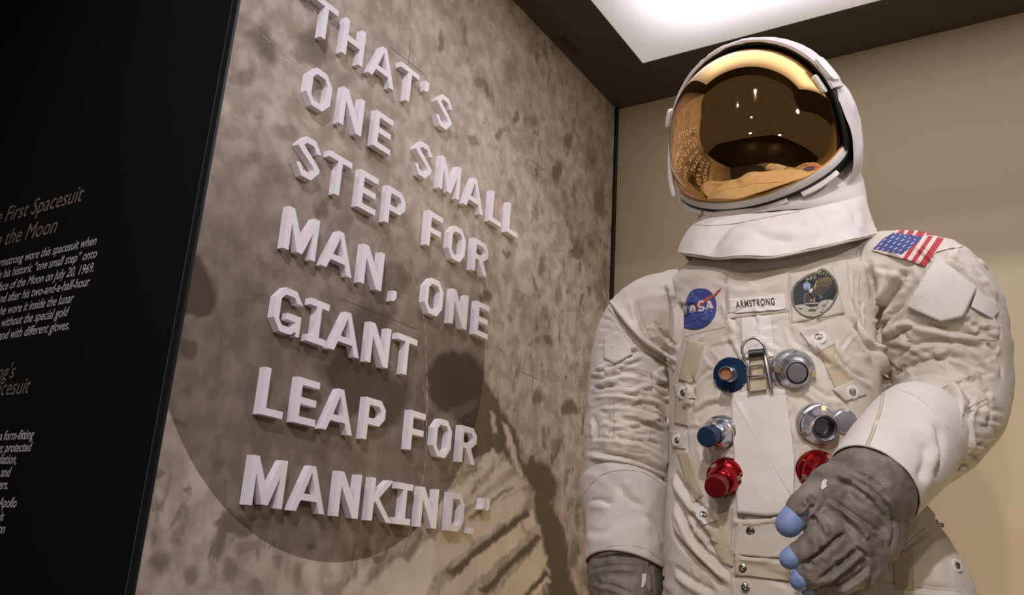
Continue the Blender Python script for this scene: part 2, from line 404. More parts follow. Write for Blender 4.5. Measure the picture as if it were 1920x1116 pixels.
def mural():
    ys = np.arange(Y_F+0.0012, -0.001, 0.003); zs = np.concatenate([np.arange(1.15, Z_C, 0.003), [Z_C]])
    zs = np.concatenate([[0.472], zs]); Y, Z = np.meshgrid(ys, zs)
    V = np.stack([np.full(Y.size, 0.0), Y.ravel(), Z.ravel()], 1); ny = len(ys); nz = len(zs)
    Fc = [(i*ny+j, i*ny+j+1, (i+1)*ny+j+1, (i+1)*ny+j) for i in range(nz-1) for j in range(ny-1)]
    me = bpy.data.meshes.new('mural_print')
    VV = np.vstack([V, V[[0, ny-1, ny*nz-1, ny*(nz-1)]]+[-0.004, 0, 0]]); q = ny*nz
    border = [list(range(ny)), [i*ny+ny-1 for i in range(nz)], [(nz-1)*ny+j for j in range(ny-1, -1, -1)], [i*ny for i in range(nz-1, -1, -1)]]
    for k, e in enumerate(border): Fc.append(tuple(e[::-1])+(q+k, q+(k+1) % 4))
    Fc.append((q+3, q+2, q+1, q)); me.from_pydata(VV.tolist(), [], Fc); me.update()
    # the print itself, drawn in the flat plane of the wall
    d = VV-CAM; w = np.maximum(d@cf, 0.05); P = np.stack([960+FPX*(d@cr)/w, 558-FPX*(d@cu)/w], 1)
    # wobble the outlines like real ground
    nx = np.array([[noise.noise(Vector((a*14, b_*14, 0))), noise.noise(Vector((a*14, b_*14, 9)))] for a, b_ in VV[:, 1:3]])
    nf = np.array([[noise.noise(Vector((a*55, b_*55, 3))), noise.noise(Vector((a*55, b_*55, 6)))] for a, b_ in VV[:, 1:3]])
    Pw = P+nx*14+nf*6
    dark = np.zeros(len(P)); lite = np.zeros(len(P))
    for poly, soft, a in DARK: dark = np.maximum(dark, softpoly(Pw, poly, soft)*a)
    for (cx, cy, rx, ry, a) in DARK_E:
        e = np.hypot((Pw[:, 0]-cx)/rx, (Pw[:, 1]-cy)/ry); dark = np.maximum(dark, smoothstep(1.6-e)*a)
    for poly, soft, a in LITE:
        s = softpoly(P+nx*5+nf*5, poly, soft)*a; dark *= (1-s); lite = np.maximum(lite, s)
    for poly, soft, a in DARK2: 
        s = softpoly(P+nx*5+nf*4, poly, soft)*a; dark = np.maximum(dark, s); lite *= (1-s)
    at = me.color_attributes.new('ground', 'FLOAT_COLOR', 'POINT')
    c = np.zeros((len(P), 4)); c[:, 0] = dark; c[:, 1] = lite; c[:, 3] = 1; at.data.foreach_set('color', c.astype(np.float32).ravel())
    return me
def band(a, b_, w1, w2=None):
    a, b_ = np.array(a, float), np.array(b_, float); w2 = w2 or w1; n = np.array([-(b_-a)[1], (b_-a)[0]]); n /= np.linalg.norm(n)
    return [tuple(a+n*w1), tuple(b_+n*w2), tuple(b_-n*w2), tuple(a-n*w1)]
DARK = [
    ([(905, 680), (925, 725), (945, 765), (962, 800), (970, 850), (985, 868), (1003, 845), (1022, 875), (1038, 900), (1042, 960), (1060, 1020), (1085, 1116), (1120, 1180), (1000, 1180), (1028, 1116), (1022, 1040), (1005, 960), (985, 900), (965, 870), (930, 850), (880, 860), (850, 830), (880, 760)], 6, 1.0),
    ([(815, 668), (850, 650), (890, 660), (915, 700), (900, 780), (870, 800), (820, 770), (800, 730), (790, 700)], 8, 1.0),
    ([(650, 600), (690, 560), (740, 590), (720, 640), (700, 700), (690, 760), (650, 740), (640, 680)], 12, 0.75),
    ([(640, 700), (720, 690), (770, 740), (740, 800), (690, 790), (640, 760)], 10, 0.8),
    ([(705, 500), (740, 490), (775, 520), (750, 560), (700, 580), (690, 540)], 8, 0.6),
    ([(455, 60), (490, 40), (520, 80), (515, 125), (480, 110)], 14, 0.8), ([(560, 60), (610, 50), (620, 110), (590, 130), (560, 110)], 10, 0.75),
    ([(395, 975), (430, 955), (480, 985), (470, 1010), (420, 1000)], 5, 0.8),
    ([(345, 500), (372, 478), (388, 520), (403, 560), (385, 592), (340, 585)], 6, .9), ([(600, 690), (650, 660), (700, 700), (690, 770), (650, 790), (620, 750)], 9, .85), ([(330, 640), (365, 648), (372, 672), (340, 678)], 5, .7),
    ([(670, 230), (690, 220), (700, 280), (685, 300)], 5, 0.7), ([(870, 940), (905, 915), (880, 990), (850, 1020), (790, 1010)], 8, 0.35),
]
DARK_E = [(1022, 500, 9, 28, .8), (1068, 270, 10, 18, .8), (1100, 300, 8, 16, .6), (1045, 320, 10, 26, .8), (1078, 465, 7, 18, .8), (1040, 90, 7, 12, .5), (940, 250, 5, 10, .7),
          (825, 75, 5, 18, .8), (900, 150, 12, 12, .7), (910, 170, 5, 20, .6), (1110, 40, 10, 20, .0), (885, 265, 6, 12, .6), (970, 220, 6, 10, .8), (995, 225, 8, 14, .5),
          (1065, 765, 11, 13, .9), (1010, 745, 8, 14, .8), (1030, 640, 12, 8, .8), (1005, 640, 8, 8, .6), (912, 555, 8, 14, .9), (945, 475, 5, 9, .8), (1125, 380, 10, 30, .7), (1110, 450, 8, 20, .5),
          (960, 130, 10, 30, .35), (1000, 60, 10, 35, .3), (540, 250, 22, 14, .5), (640, 155, 20, 16, .35), (510, 330, 20, 14, .4), (470, 300, 18, 10, .3), (600, 395, 8, 20, .6), (575, 480, 10, 14, .35),
          (450, 150, 20, 14, .5), (430, 245, 14, 12, .35), (385, 545, 12, 24, .7), (340, 660, 26, 12, .45), (560, 470, 14, 8, .3), (500, 560, 14, 8, .3), (400, 740, 8, 12, .3), (335, 790, 12, 6, .5), (430, 800, 12, 10, .3),
          (350, 925, 4, 6, .7), (300, 890, 12, 8, .6), (410, 870, 8, 10, .4), (300, 1050, 16, 18, .6), (360, 1080, 14, 16, .6), (330, 1010, 12, 10, .5), (430, 1070, 10, 22, .5), (480, 1095, 14, 12, .5), (560, 1080, 10, 20, .5),
          (620, 1100, 20, 10, .5), (700, 1085, 12, 16, .5), (740, 1060, 8, 20, .6), (580, 1028, 6, 5, .6), (770, 1045, 10, 20, .5), (460, 1030, 22, 10, .4), (520, 1055, 10, 10, .4),
          (1115, 650, 8, 30, .3), (1060, 900, 6, 22, .6), (1085, 960, 6, 26, .6), (1075, 1040, 6, 24, .7), (1100, 1090, 6, 22, .6), (1020, 820, 6, 14, .6), (1045, 840, 6, 16, .5),
          (620, 440, 8, 18, .4), (850, 330, 6, 14, .5), (960, 350, 6, 14, .5), (1000, 400, 5, 16, .5), (1050, 560, 5, 16, .5), (1085, 600, 6, 22, .5), (975, 560, 5, 14, .4), (1095, 700, 6, 20, .45), (1130, 560, 6, 40, .5)]
LITE = [
    (band((690, 1116), (975, 900), 16, 12), 5, .9), (band((640, 1130), (690, 1060), 10), 5, .5),
    ([(700, 1116), (760, 1060), (860, 1000), (975, 920), (985, 935), (968, 965), (900, 1010), (820, 1075), (780, 1140), (700, 1140)], 4, 1.0),
    ([(835, 1095), (900, 1040), (965, 978), (975, 985), (990, 1005), (930, 1055), (865, 1116), (800, 1170)], 3, 1.0),
    ([(930, 1116), (985, 1050), (1012, 1018), (1026, 1050), (1018, 1075), (960, 1130)], 3, 1.0),
    ([(978, 972), (1000, 955), (1005, 980), (988, 998)], 3, 1.0),
    ([(870, 950), (925, 885), (955, 860), (958, 875), (930, 900), (880, 950)], 4, .9),
    ([(855, 950), (800, 985), (830, 940), (905, 870), (925, 840), (930, 850), (915, 880)], 4, .85),
    (band((895, 880), (925, 840), 4, 3), 3, .8), (band((922, 770), (928, 810), 4, 3), 3, .8),
    ([(940, 790), (950, 795), (965, 850), (982, 890), (975, 895), (960, 860), (945, 820)], 3, .9),
    (band((1010, 1000), (1030, 1080), 3, 5), 3, .8), (band((1000, 1116), (1030, 1085), 8, 5), 3, 1.0),
    ([(775, 850), (800, 840), (850, 815), (870, 820), (850, 850), (800, 880)], 8, .25),
    ([(840, 770), (895, 745), (890, 770), (850, 790)], 6, .3),
]
DARK2 = [(band((842, 1078), (990, 960), 7, 6), 4, 1.0), (band((905, 1112), (1012, 1005), 7, 6), 4, 1.0), (band((880, 975), (960, 915), 5, 2), 4, .7), (band((760, 1050), (790, 1000), 9, 4), 5, .6),
         (band((985, 1116), (1028, 1075), 4, 5), 3, 1.0), (band((830, 905), (905, 875), 3, 2), 4, .4), (band((700, 1080), (745, 1020), 10, 6), 6, .35)]
mm = bpy.data.materials.new('mural_ink'); mm.use_nodes = True; nt = mm.node_tree; b = nt.nodes['Principled BSDF']; b.inputs['Roughness'].default_value = 0.75
va = nt.nodes.new('ShaderNodeVertexColor'); va.layer_name = 'ground'; sp = nt.nodes.new('ShaderNodeSeparateColor'); nt.links.new(va.outputs[0], sp.inputs[0])
g = nt.nodes.new('ShaderNodeNewGeometry')
def noise_n(scale, detail, vec=None, rough=0.6, dist=0.0):
    n = nt.nodes.new('ShaderNodeTexNoise'); n.inputs['Scale'].default_value = scale; n.inputs['Detail'].default_value = detail; n.inputs['Roughness'].default_value = rough; n.inputs['Distortion'].default_value = dist
    nt.links.new(vec if vec is not None else g.outputs['Position'], n.inputs['Vector']); return n.outputs['Fac']
mp = nt.nodes.new('ShaderNodeMapping'); mp.inputs['Scale'].default_value = (1, 1.3, 0.85); mp.inputs['Rotation'].default_value = (math.radians(-12), 0, 0); nt.links.new(g.outputs['Position'], mp.inputs['Vector'])
ps0 = nt.nodes.new('ShaderNodeSeparateXYZ'); nt.links.new(g.outputs['Position'], ps0.inputs[0])
n1 = noise_n(10, 5, mp.outputs[0], 0.6, 1.0); n2 = noise_n(26, 4, None, .55); n3 = noise_n(5, 3)
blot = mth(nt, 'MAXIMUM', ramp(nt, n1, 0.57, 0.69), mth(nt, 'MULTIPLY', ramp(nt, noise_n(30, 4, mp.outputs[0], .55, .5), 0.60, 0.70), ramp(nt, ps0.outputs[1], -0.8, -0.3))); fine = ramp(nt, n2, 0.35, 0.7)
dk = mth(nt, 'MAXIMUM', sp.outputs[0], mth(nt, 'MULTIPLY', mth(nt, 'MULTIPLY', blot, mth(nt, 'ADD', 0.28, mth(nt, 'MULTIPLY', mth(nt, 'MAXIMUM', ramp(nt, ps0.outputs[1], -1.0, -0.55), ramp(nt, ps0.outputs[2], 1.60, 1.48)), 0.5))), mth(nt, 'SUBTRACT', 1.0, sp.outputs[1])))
mix = nt.nodes.new('ShaderNodeMix'); mix.data_type = 'RGBA'; nt.links.new(fine, mix.inputs[0]); mix.inputs[6].default_value = (0.38, 0.30, 0.235, 1); mix.inputs[7].default_value = (0.57, 0.47, 0.39, 1)
mixl = nt.nodes.new('ShaderNodeMix'); mixl.data_type = 'RGBA'; nt.links.new(mth(nt, 'MULTIPLY', sp.outputs[1], 0.9), mixl.inputs[0]); nt.links.new(mix.outputs[2], mixl.inputs[6]); mixl.inputs[7].default_value = (0.70, 0.59, 0.47, 1)
mixn = nt.nodes.new('ShaderNodeMix'); mixn.data_type = 'RGBA'; mixn.blend_type = 'MULTIPLY'; mixn.inputs[0].default_value = 1.0; nt.links.new(mixl.outputs[2], mixn.inputs[6])
cr_ = nt.nodes.new('ShaderNodeValToRGB'); cr_.color_ramp.elements[0].position = 0.3; cr_.color_ramp.elements[1].position = 0.7; cr_.color_ramp.elements[0].color = (0.78, 0.76, 0.74, 1); cr_.color_ramp.elements[1].color = (1.1, 1.1, 1.1, 1)
nt.links.new(n3, cr_.inputs[0]); nt.links.new(cr_.outputs[0], mixn.inputs[7])
mixd = nt.nodes.new('ShaderNodeMix'); mixd.data_type = 'RGBA'; nt.links.new(mth(nt, 'MULTIPLY', dk, 0.93), mixd.inputs[0]); nt.links.new(mixn.outputs[2], mixd.inputs[6]); mixd.inputs[7].default_value = (0.100, 0.072, 0.036, 1)
# the darker translucent disc printed over the picture
ps = nt.nodes.new('ShaderNodeSeparateXYZ'); nt.links.new(g.outputs['Position'], ps.inputs[0])
dy = mth(nt, 'ADD', ps.outputs[1], 1.070); dz = mth(nt, 'SUBTRACT', ps.outputs[2], 1.888)
rr = mth(nt, 'SQRT', mth(nt, 'ADD', mth(nt, 'MULTIPLY', dy, dy), mth(nt, 'MULTIPLY', dz, dz)))
inside = mth(nt, 'LESS_THAN', rr, 0.434)
mixc = nt.nodes.new('ShaderNodeMix'); mixc.data_type = 'RGBA'; mixc.blend_type = 'MULTIPLY'; nt.links.new(mth(nt, 'MULTIPLY', inside, ramp(nt, ps.outputs[2], 2.30, 1.80)), mixc.inputs[0]); nt.links.new(mixd.outputs[2], mixc.inputs[6]); mixc.inputs[7].default_value = (0.43, 0.40, 0.375, 1)
nt.links.new(mixc.outputs[2], b.inputs['Base Color'])
mo = link('mural', mural(), mm, None, False)
tag(mo, 'brown printed mural of a boot print in moon dust with a darker disc', 'mural')
# printed orbit dashes and cross marks
def wall_dashes(pts, on, off, w, name, m):
    Q = catmull([hit(x, y, 0, 0.0) for x, y in pts], 40); L = np.concatenate([[0], np.cumsum(np.linalg.norm(np.diff(Q, axis=0), axis=1))])
    V = []; Fc = []; s = 0
    at = lambda s_: np.array([np.interp(s_, L, Q[:, k]) for k in range(3)])
    while s < L[-1]:
        a, b_ = at(s), at(min(s+on, L[-1])); d = b_-a
        if np.linalg.norm(d) < 1e-5: break
        d /= np.linalg.norm(d); n = np.array([0, -d[2], d[1]])*w/2; k = len(V)
        for xx in (0.0001, 0.0004): V += [p+np.array([xx, 0, 0]) for p in (a-n, b_-n, b_+n, a+n)]
        Fc += [tuple(k+i for i in f) for f in ((3, 2, 1, 0), (4, 5, 6, 7), (0, 1, 5, 4), (1, 2, 6, 5), (2, 3, 7, 6), (3, 0, 4, 7))]
        s += on+off
    o = mesh(name, V, Fc, m, mo, False); o['kind'] = 'stuff'; return o
wall_dashes([(448, 25), (480, 55), (520, 92), (565, 130), (630, 200), (665, 260), (705, 330), (735, 395), (762, 455), (785, 530), (797, 620), (800, 700), (800, 790), (797, 870), (780, 960), (748, 1050), (725, 1110)], 0.019, 0.009, 0.0013, 'orbit_dashes', M['dash'])
wall_dashes([(760, 30), (765, 0), (768, -30)], 9, 1, 0.0015, 'orbit_dashes', M['dash']); wall_dashes([(786, 0), (796, 9), (806, 18)], 9, 1, 0.0012, 'orbit_dashes', M['dash'])
for l in ([(639, 560), (690, 583), (782, 618)], [(722, 490), (719, 560), (717, 620)], [(734, 90), (765, 115), (796, 140)], [(770, 75), (768, 100), (766, 122)], [(976, 697), (997, 706), (1018, 715)], [(1000, 668), (999, 700), (998, 735)], [(995, 300), (1010, 312), (1028, 324)], [(1014, 310), (1013, 340), (1012, 370)]):
    wall_dashes(l, 9, 1, 0.0009, 'cross_mark', M['dline'])

# ------------------------------------------------------------------ raised letters
CAPH = 0.0765; SW = 0.0118; LD = 0.015
def G(k, w):
    """outline(s) of a capital in a w x CAPH box: list of outer polygons and holes"""
    h = CAPH; s = SW; c = 0.017; ci = 0.008
    if k == 'T': return [[(0, h), (0, h-s), ((w-s)/2, h-s), ((w-s)/2, 0), ((w+s)/2, 0), ((w+s)/2, h-s), (w, h-s), (w, h)]], []
    if k == 'H': return [[(0, 0), (s, 0), (s, (h-s)/2), (w-s, (h-s)/2), (w-s, 0), (w, 0), (w, h), (w-s, h), (w-s, (h+s)/2), (s, (h+s)/2), (s, h), (0, h)]], []
    if k == 'I': return [[(0, 0), (w, 0), (w, s), ((w+s)/2, s), ((w+s)/2, h-s), (w, h-s), (w, h), (0, h), (0, h-s), ((w-s)/2, h-s), ((w-s)/2, s), (0, s)]], []
    if k == 'L': return [[(0, 0), (w, 0), (w, s), (s, s), (s, h), (0, h)]], []
    if k == 'E': return [[(0, 0), (w, 0), (w, s), (s, s), (s, (h-s)/2), (w*.93, (h-s)/2), (w*.93, (h+s)/2), (s, (h+s)/2), (s, h-s), (w, h-s), (w, h), (0, h)]], []
    if k == 'F': return [[(0, 0), (s, 0), (s, h*.40), (w*.95, h*.40), (w*.95, h*.40+s), (s, h*.40+s), (s, h-s), (w, h-s), (w, h), (0, h)]], []
    if k == 'A':
        t = s*1.15; q = 0.30; m_ = w/2
        xa = lambda y: (m_-t/2)*(y/h)       # outer left edge
        ya, yb = h*.24, h*.24+s*.95
        il = lambda y: xa(y)+s*1.12
        apex = h*0.86
        return [[(0, 0), (s*1.12, 0), (il(ya), ya), (w-il(ya), ya), (w-s*1.12, 0), (w, 0), (m_+t/2, h), (m_-t/2, h)]], [[(il(yb), yb), (m_, apex), (w-il(yb), yb)]]
    if k == 'N': return [[(0, 0), (s, 0), (s, h*.68), (w-s*1.25, 0), (w, 0), (w, h), (w-s, h), (w-s, h*.32), (s*1.25, h), (0, h)]], []
    if k == 'M': return [[(0, 0), (s, 0), (s, h*.66), (w/2-s*.55, h*.04), (w/2+s*.55, h*.04), (w-s, h*.66), (w-s, 0), (w, 0), (w, h), (w-s*1.15, h), (w/2, h*.36), (s*1.15, h), (0, h)]], []
    if k == 'K': return [[(0, 0), (s, 0), (s, h*.40), (s*1.25, h*.46), (w-s*1.25, 0), (w, 0), (s*2.15, h*.54), (w*.95, h), (w*.95-s*1.25, h), (s, h*.60), (s, h), (0, h)]], []
    if k in 'OD':
        o_ = [(c, 0), (w-c, 0), (w, c*1.2), (w, h-c*1.2), (w-c, h), (c, h), (0, h-c*1.2), (0, c*1.2)]
        i_ = [(s+ci, s), (w-s-ci, s), (w-s, s+ci*1.2), (w-s, h-s-ci*1.2), (w-s-ci, h-s), (s+ci, h-s), (s, h-s-ci*1.2), (s, s+ci*1.2)]
        if k == 'D': o_ = [(0, 0)]+o_[1:5]+[(0, h)]; i_ = [(s, s)]+i_[1:5]+[(s, h-s)]
        return [o_], [i_]
    if k in 'PR':
        y0 = h*.40 if k == 'R' else h*.37; cc = 0.015
        i_ = [(s, y0+s), (w-s-ci, y0+s), (w-s, y0+s+ci), (w-s, h-s-ci), (w-s-ci, h-s), (s, h-s)]
        if k == 'P': o_ = [(0, 0), (s, 0), (s, y0), (w-cc, y0), (w, y0+cc), (w, h-cc), (w-cc, h), (0, h)]
        else: o_ = [(0, 0), (s, 0), (s, y0), (s*1.6+.004, y0), (w-s*1.2, 0), (w, 0), (w-s*1.6, y0+.0015), (w, y0+cc), (w, h-cc), (w-cc, h), (0, h)]
        return [o_], [i_]
    if k == 'S':
        a = 0.34
        return [[(c, 0), (w-c, 0), (w, c*1.2), (w, h*.36), (w-c*.8, h*.50), (s*1.1, h*.755), (s, h-s-ci*1.1), (s+ci, h-s), (w-s-ci, h-s), (w-s*1.05, h-s-ci*1.1), (w-s*.9, h*.70), (w, h*.74), (w, h-c*1.2), (w-c, h), (c, h), (0, h-c*1.2), (0, h*.68), (s*.8, h*.59), (w-s*1.4, h*.345), (w-s, h*.28), (w-s, s+ci*1.1), (w-s-ci, s), (s+ci, s), (s*1.0, s+ci*1.1), (s*.9, h*.30), (0, h*.26), (0, c*1.2)]], []
    if k == 'G':
        return [[(c, 0), (w-c*1.15, 0), (w-s*.72, s*.75), (w-s*.62, 0), (w, 0), (w, h*.46), (w*.48, h*.46), (w*.48, h*.46-s*.95), (w-s, h*.46-s*.95), (w-s, s+ci*1.3), (w-s-ci, s), (s+ci, s), (s, s+ci*1.2), (s, h-s-ci*1.2), (s+ci, h-s), (w-s-ci, h-s), (w-s, h-s-ci*1.3), (w-s*.8, h*.74), (w, h*.72), (w, h-c*1.2), (w-c, h), (c, h), (0, h-c*1.2), (0, c*1.2)]], []
    if k == '.': return [[(0, 0), (w, 0), (w, s*.95), (0, s*.95)]], []
    if k == ',': return [[(0, -.008), (w*.45, -.008), (w, 0.0), (w, s*1.15), (w*.1, s*1.15), (w*.1, 0)]], []
    if k == "'": return [[(0, h*.68), (w*.5, h*.68), (w, h*.76), (w, h), (w*.08, h), (w*.12, h*.80), (0, h*.74)]], []
    if k == '"':
        A = G("'", w*.44)[0][0]; return [A, [(x+w*.56, y) for x, y in A]], []
    if k == '“':
        A = [(0, h), (w*.22, h), (w*.44, h*.95), (w*.44, h*.78), (0, h*.78), (0, h*.9)]; return [A, [(x+w*.56, y) for x, y in A]], []
def letter_mesh(k, w):
    outs, holes = G(k, w); bm = bmesh.new(); edges = []
    for poly in outs+holes:
        vs = [bm.verts.new((0, x, y)) for x, y in poly]
        edges += [bm.edges.new((vs[i], vs[(i+1) % len(vs)])) for i in range(len(vs))]
    bmesh.ops.triangle_fill(bm, use_beauty=True, use_dissolve=False, edges=edges)
    bmesh.ops.dissolve_limit(bm, angle_limit=0.01, verts=bm.verts[:], edges=bm.edges[:]) if False else None
    r = bmesh.ops.extrude_face_region(bm, geom=bm.faces[:])
    bmesh.ops.translate(bm, verts=[v for v in r['geom'] if isinstance(v, bmesh.types.BMVert)], vec=(LD, 0, 0))
    bmesh.ops.recalc_face_normals(bm, faces=bm.faces)
    me = bpy.data.meshes.new('raised_letter'); bm.to_mesh(me); bm.free(); return me
WID = dict(M=.075, A=.080, N=.062, K=.066, I=.046, D=.054, L=.049, E=.052, P=.058, F=.050, O=.061, R=.060, G=.061, T=.061, S=.057, H=.059)
WID.update({'.': .0125, ',': .0125, "'": .0145, '"': .032, '“': .030})
ROWS = [  # baseline z, letters with the world y of each right-hand edge, spoken line
    (2.3725, [('“', -1.296), ('T', -1.228), ('H', -1.149), ('A', -1.052), ('T', -.977), ("'", -.943), ('S', -.854)], "first line, THAT'S"),
    (2.2320, [('O', -1.218), ('N', -1.129), ('E', -1.042), ('S', -.908), ('M', -.803), ('A', -.707), ('L', -.630), ('L', -.556)], 'second line, ONE SMALL'),
    (2.0935, [('S', -1.222), ('T', -1.142), ('E', -1.065), ('P', -.979), ('F', -.853), ('O', -.765), ('R', -.674)], 'third line, STEP FOR'),
    (1.9530, [('M', -1.204), ('A', -1.108), ('N', -1.024), (',', -.978), ('O', -.829), ('N', -.737), ('E', -.653)], 'fourth line, MAN, ONE'),
    (1.8120, [('G', -1.217), ('I', -1.154), ('A', -1.064), ('N', -.982), ('T', -.900)], 'fifth line, GIANT'),
    (1.6715, [('L', -1.229), ('E', -1.153), ('A', -1.059), ('P', -.974), ('F', -.851), ('O', -.759), ('R', -.667)], 'sixth line, LEAP FOR'),
    (1.5305, [('M', -1.203), ('A', -1.105), ('N', -1.020), ('K', -.927), ('I', -.870), ('N', -.786), ('D', -.694), ('.', -.655), ('"', -.599)], 'seventh line, MANKIND'),
]
names = {'.': 'full stop', ',': 'comma', "'": 'apostrophe', '"': 'closing quotation mark', '“': 'opening quotation mark'}
ordn = ['first', 'second', 'third', 'fourth', 'fifth', 'sixth', 'seventh', 'eighth']
for z, row, line in ROWS:
    seen = {}; tot = {}
    for k, _ in row: tot[k] = tot.get(k, 0)+1
    for i, (k, yr) in enumerate(row):
        w = WID[k]
        o = link('raised_letter' if k in WID and k.isalpha() else 'raised_mark', letter_mesh(k, w), M['letter'], None, False)
        o.location = (0.0005, yr-w, z); seen[k] = seen.get(k, 0)+1
        w_ = names.get(k, 'letter '+k)
        if tot[k] > 1: w_ = ('first ' if seen[k] == 1 else 'second ')+w_
        tag(o, 'white raised %s in the %s' % (w_, line), 'letter' if k.isalpha() else 'punctuation mark', 'raised letters of the quotation on the mural')

# ------------------------------------------------------------------ black text panel
tp = empty('text_panel', (-0.43, Y_F, 0)); tag(tp, 'tall matt black panel with bronze headings and white italic text', 'text panel')
V, Fc = boxes([((-0.848, Y_F, 0), (-0.0143, Y_F+0.03, 3.0))]); mesh('board', V, Fc, M['panel'], tp, False)
def text_mesh(txt, size, shear=0.0, bold=0.0, xs=1.0, align='RIGHT', sc=1.0):
    cu_ = bpy.data.curves.new('t', 'FONT'); cu_.body = txt; cu_.size = size; cu_.shear = shear; cu_.offset = bold; cu_.align_x = align; cu_.resolution_u = 3; cu_.space_character = sc; cu_.extrude = 0
    o = bpy.data.objects.new('t', cu_); COL.objects.link(o); dg = bpy.context.evaluated_depsgraph_get()
    me = bpy.data.meshes.new_from_object(o.evaluated_get(dg)); bpy.data.objects.remove(o)
    for v in me.vertices: v.co.x *= xs
    return me
def panel_line(txt, px, py, size, m, xs=0.82, bold=0.0):
    me = text_mesh(txt, size, 0.22, bold, xs); p = hit(px, py, 1, Y_F)
    for v in me.vertices: x, y, _ = v.co; v.co = (p[0]+x, Y_F-0.0004, p[2]+y)
    me.update(); o = link('text_line', me, m, tp, False); return o
HS = 0.0465; BS = 0.0248
for t_, x, y in (('The First Spacesuit', 152, 377), ('on the Moon', 104.6, 436)): panel_line(t_, x, y, HS, M['textb'], .92)
for t_, x, y in (('Armstrong wore this spacesuit when', 180, 458.5), ('made his historic “one small step” onto', 180.5, 483), ('surface of the Moon on July 20, 1969.', 175.4, 509.6), ('And after his two-and-a-half-hour', 166.2, 536), ('he wore it inside the lunar', 136, 567), ('without the special gold', 126, 592.5), ('and with different gloves.', 129.5, 617.5)):
    panel_line(t_, x, y, BS, M['textw'], .85, 0.0002)
for t_, x, y in (("Armstrong's", 25.2, 709), ('Spacesuit', 52.3, 737.4)): panel_line(t_, x, y, HS*.88, M['textb'], .90)
for t_, x, y in (('actually a form-fitting', 61.3, 823), ('breathe; protected', 57, 846.5), ('radiation,', 30.6, 869.5), ('and', 17.7, 894), ('layers.', 14.5, 917.5), ('the Apollo', 29.7, 952), ('is', 5.5, 977), ('on', 8, 1001)):
    panel_line(t_, x, y, BS*.92, M['textw'], .83, 0.0003)

# display platform under the suit
pl = tag(mesh('platform', *boxes([((0.002, Y_F+0.02, 0.001), (X_R, -0.003, Z_P-.001))]), M['casedark'], None, False), 'low dark plinth that the spacesuit stands on', 'platform')

# ================================================================== THE SPACESUIT
suit = empty('spacesuit', (0.70, -0.80, Z_P))
tag(suit, 'white moon-walk spacesuit with gold visor helmet standing in the case corner', 'spacesuit')
def ell(cx, cy, hw, bd, n=64, pw=2.3, yl=0.0, front=1.0):
    c = S(cx, cy, yl); a = hw*mpx(cx, cy, yl); R = []
    for j in range(n):
        t = 2*math.pi*j/n; co_, si = math.cos(t), math.sin(t)
        x = a*math.copysign(abs(co_)**(2/pw), co_); y = bd*math.copysign(abs(si)**(2/pw), si)
        R.append(c+sx*x+sy*y)
    return R
def T(pts, yl_default=0.0, n=32, sub=4, flat=1.0, dome=True):
    P = []; R = []
    for q in pts:
        px, py, r = q[:3]; yl = q[3] if len(q) > 3 else yl_default
        P.append(S(px, py, yl)); R.append(r*mpx(px, py, yl))
    return tube(P, R, n, True, sub=sub, flat=flat, dome=dome)
torso = loft([ell(*q) for q in [
    (1460, 440, 95, .085), (1455, 475, 120, .10), (1452, 505, 168, .118), (1448, 545, 200, .135), (1450, 600, 190, .145), (1450, 660, 190, .150), (1452, 740, 192, .152),
    (1455, 820, 196, .152), (1466, 890, 206, .155), (1484, 945, 228, .160), (1500, 1000, 250, .163), (1516, 1060, 268, .165), (1528, 1120, 280, .165), (1536, 1200, 285, .16), (1540, 1290, 278, .15)]])
arm_l = T([(1330, 555, 50), (1262, 575, 70), (1210, 610, 78), (1188, 665, 78), (1181, 730, 77), (1177, 790, 80), (1174, 850, 80), (1172, 920, 74), (1171, 1010, 66)], 0.0)
arm_r = T([(1590, 520, 75), (1655, 525, 93), (1705, 541, 104), (1745, 564, 114), (1767, 622, 112), (1779, 690, 107, 0.0), (1782, 755, 99, -.02), (1755, 808, 88, -.08), (1715, 842, 80, -.13), (1680, 868, 76, -.17)], 0.0)
belly = T([(1450, 620, 130, -.06), (1450, 800, 130, -.07), (1470, 1000, 150, -.06)], 0)
body = remesh(*merge(torso, arm_l, arm_r), 0.0030, 7, 0.6)
t_base = bvh_of(body)
cloth_noise(body, 0.0022, 11, 0.0, (1, 1, 1.2))
t0 = bvh_of(body)
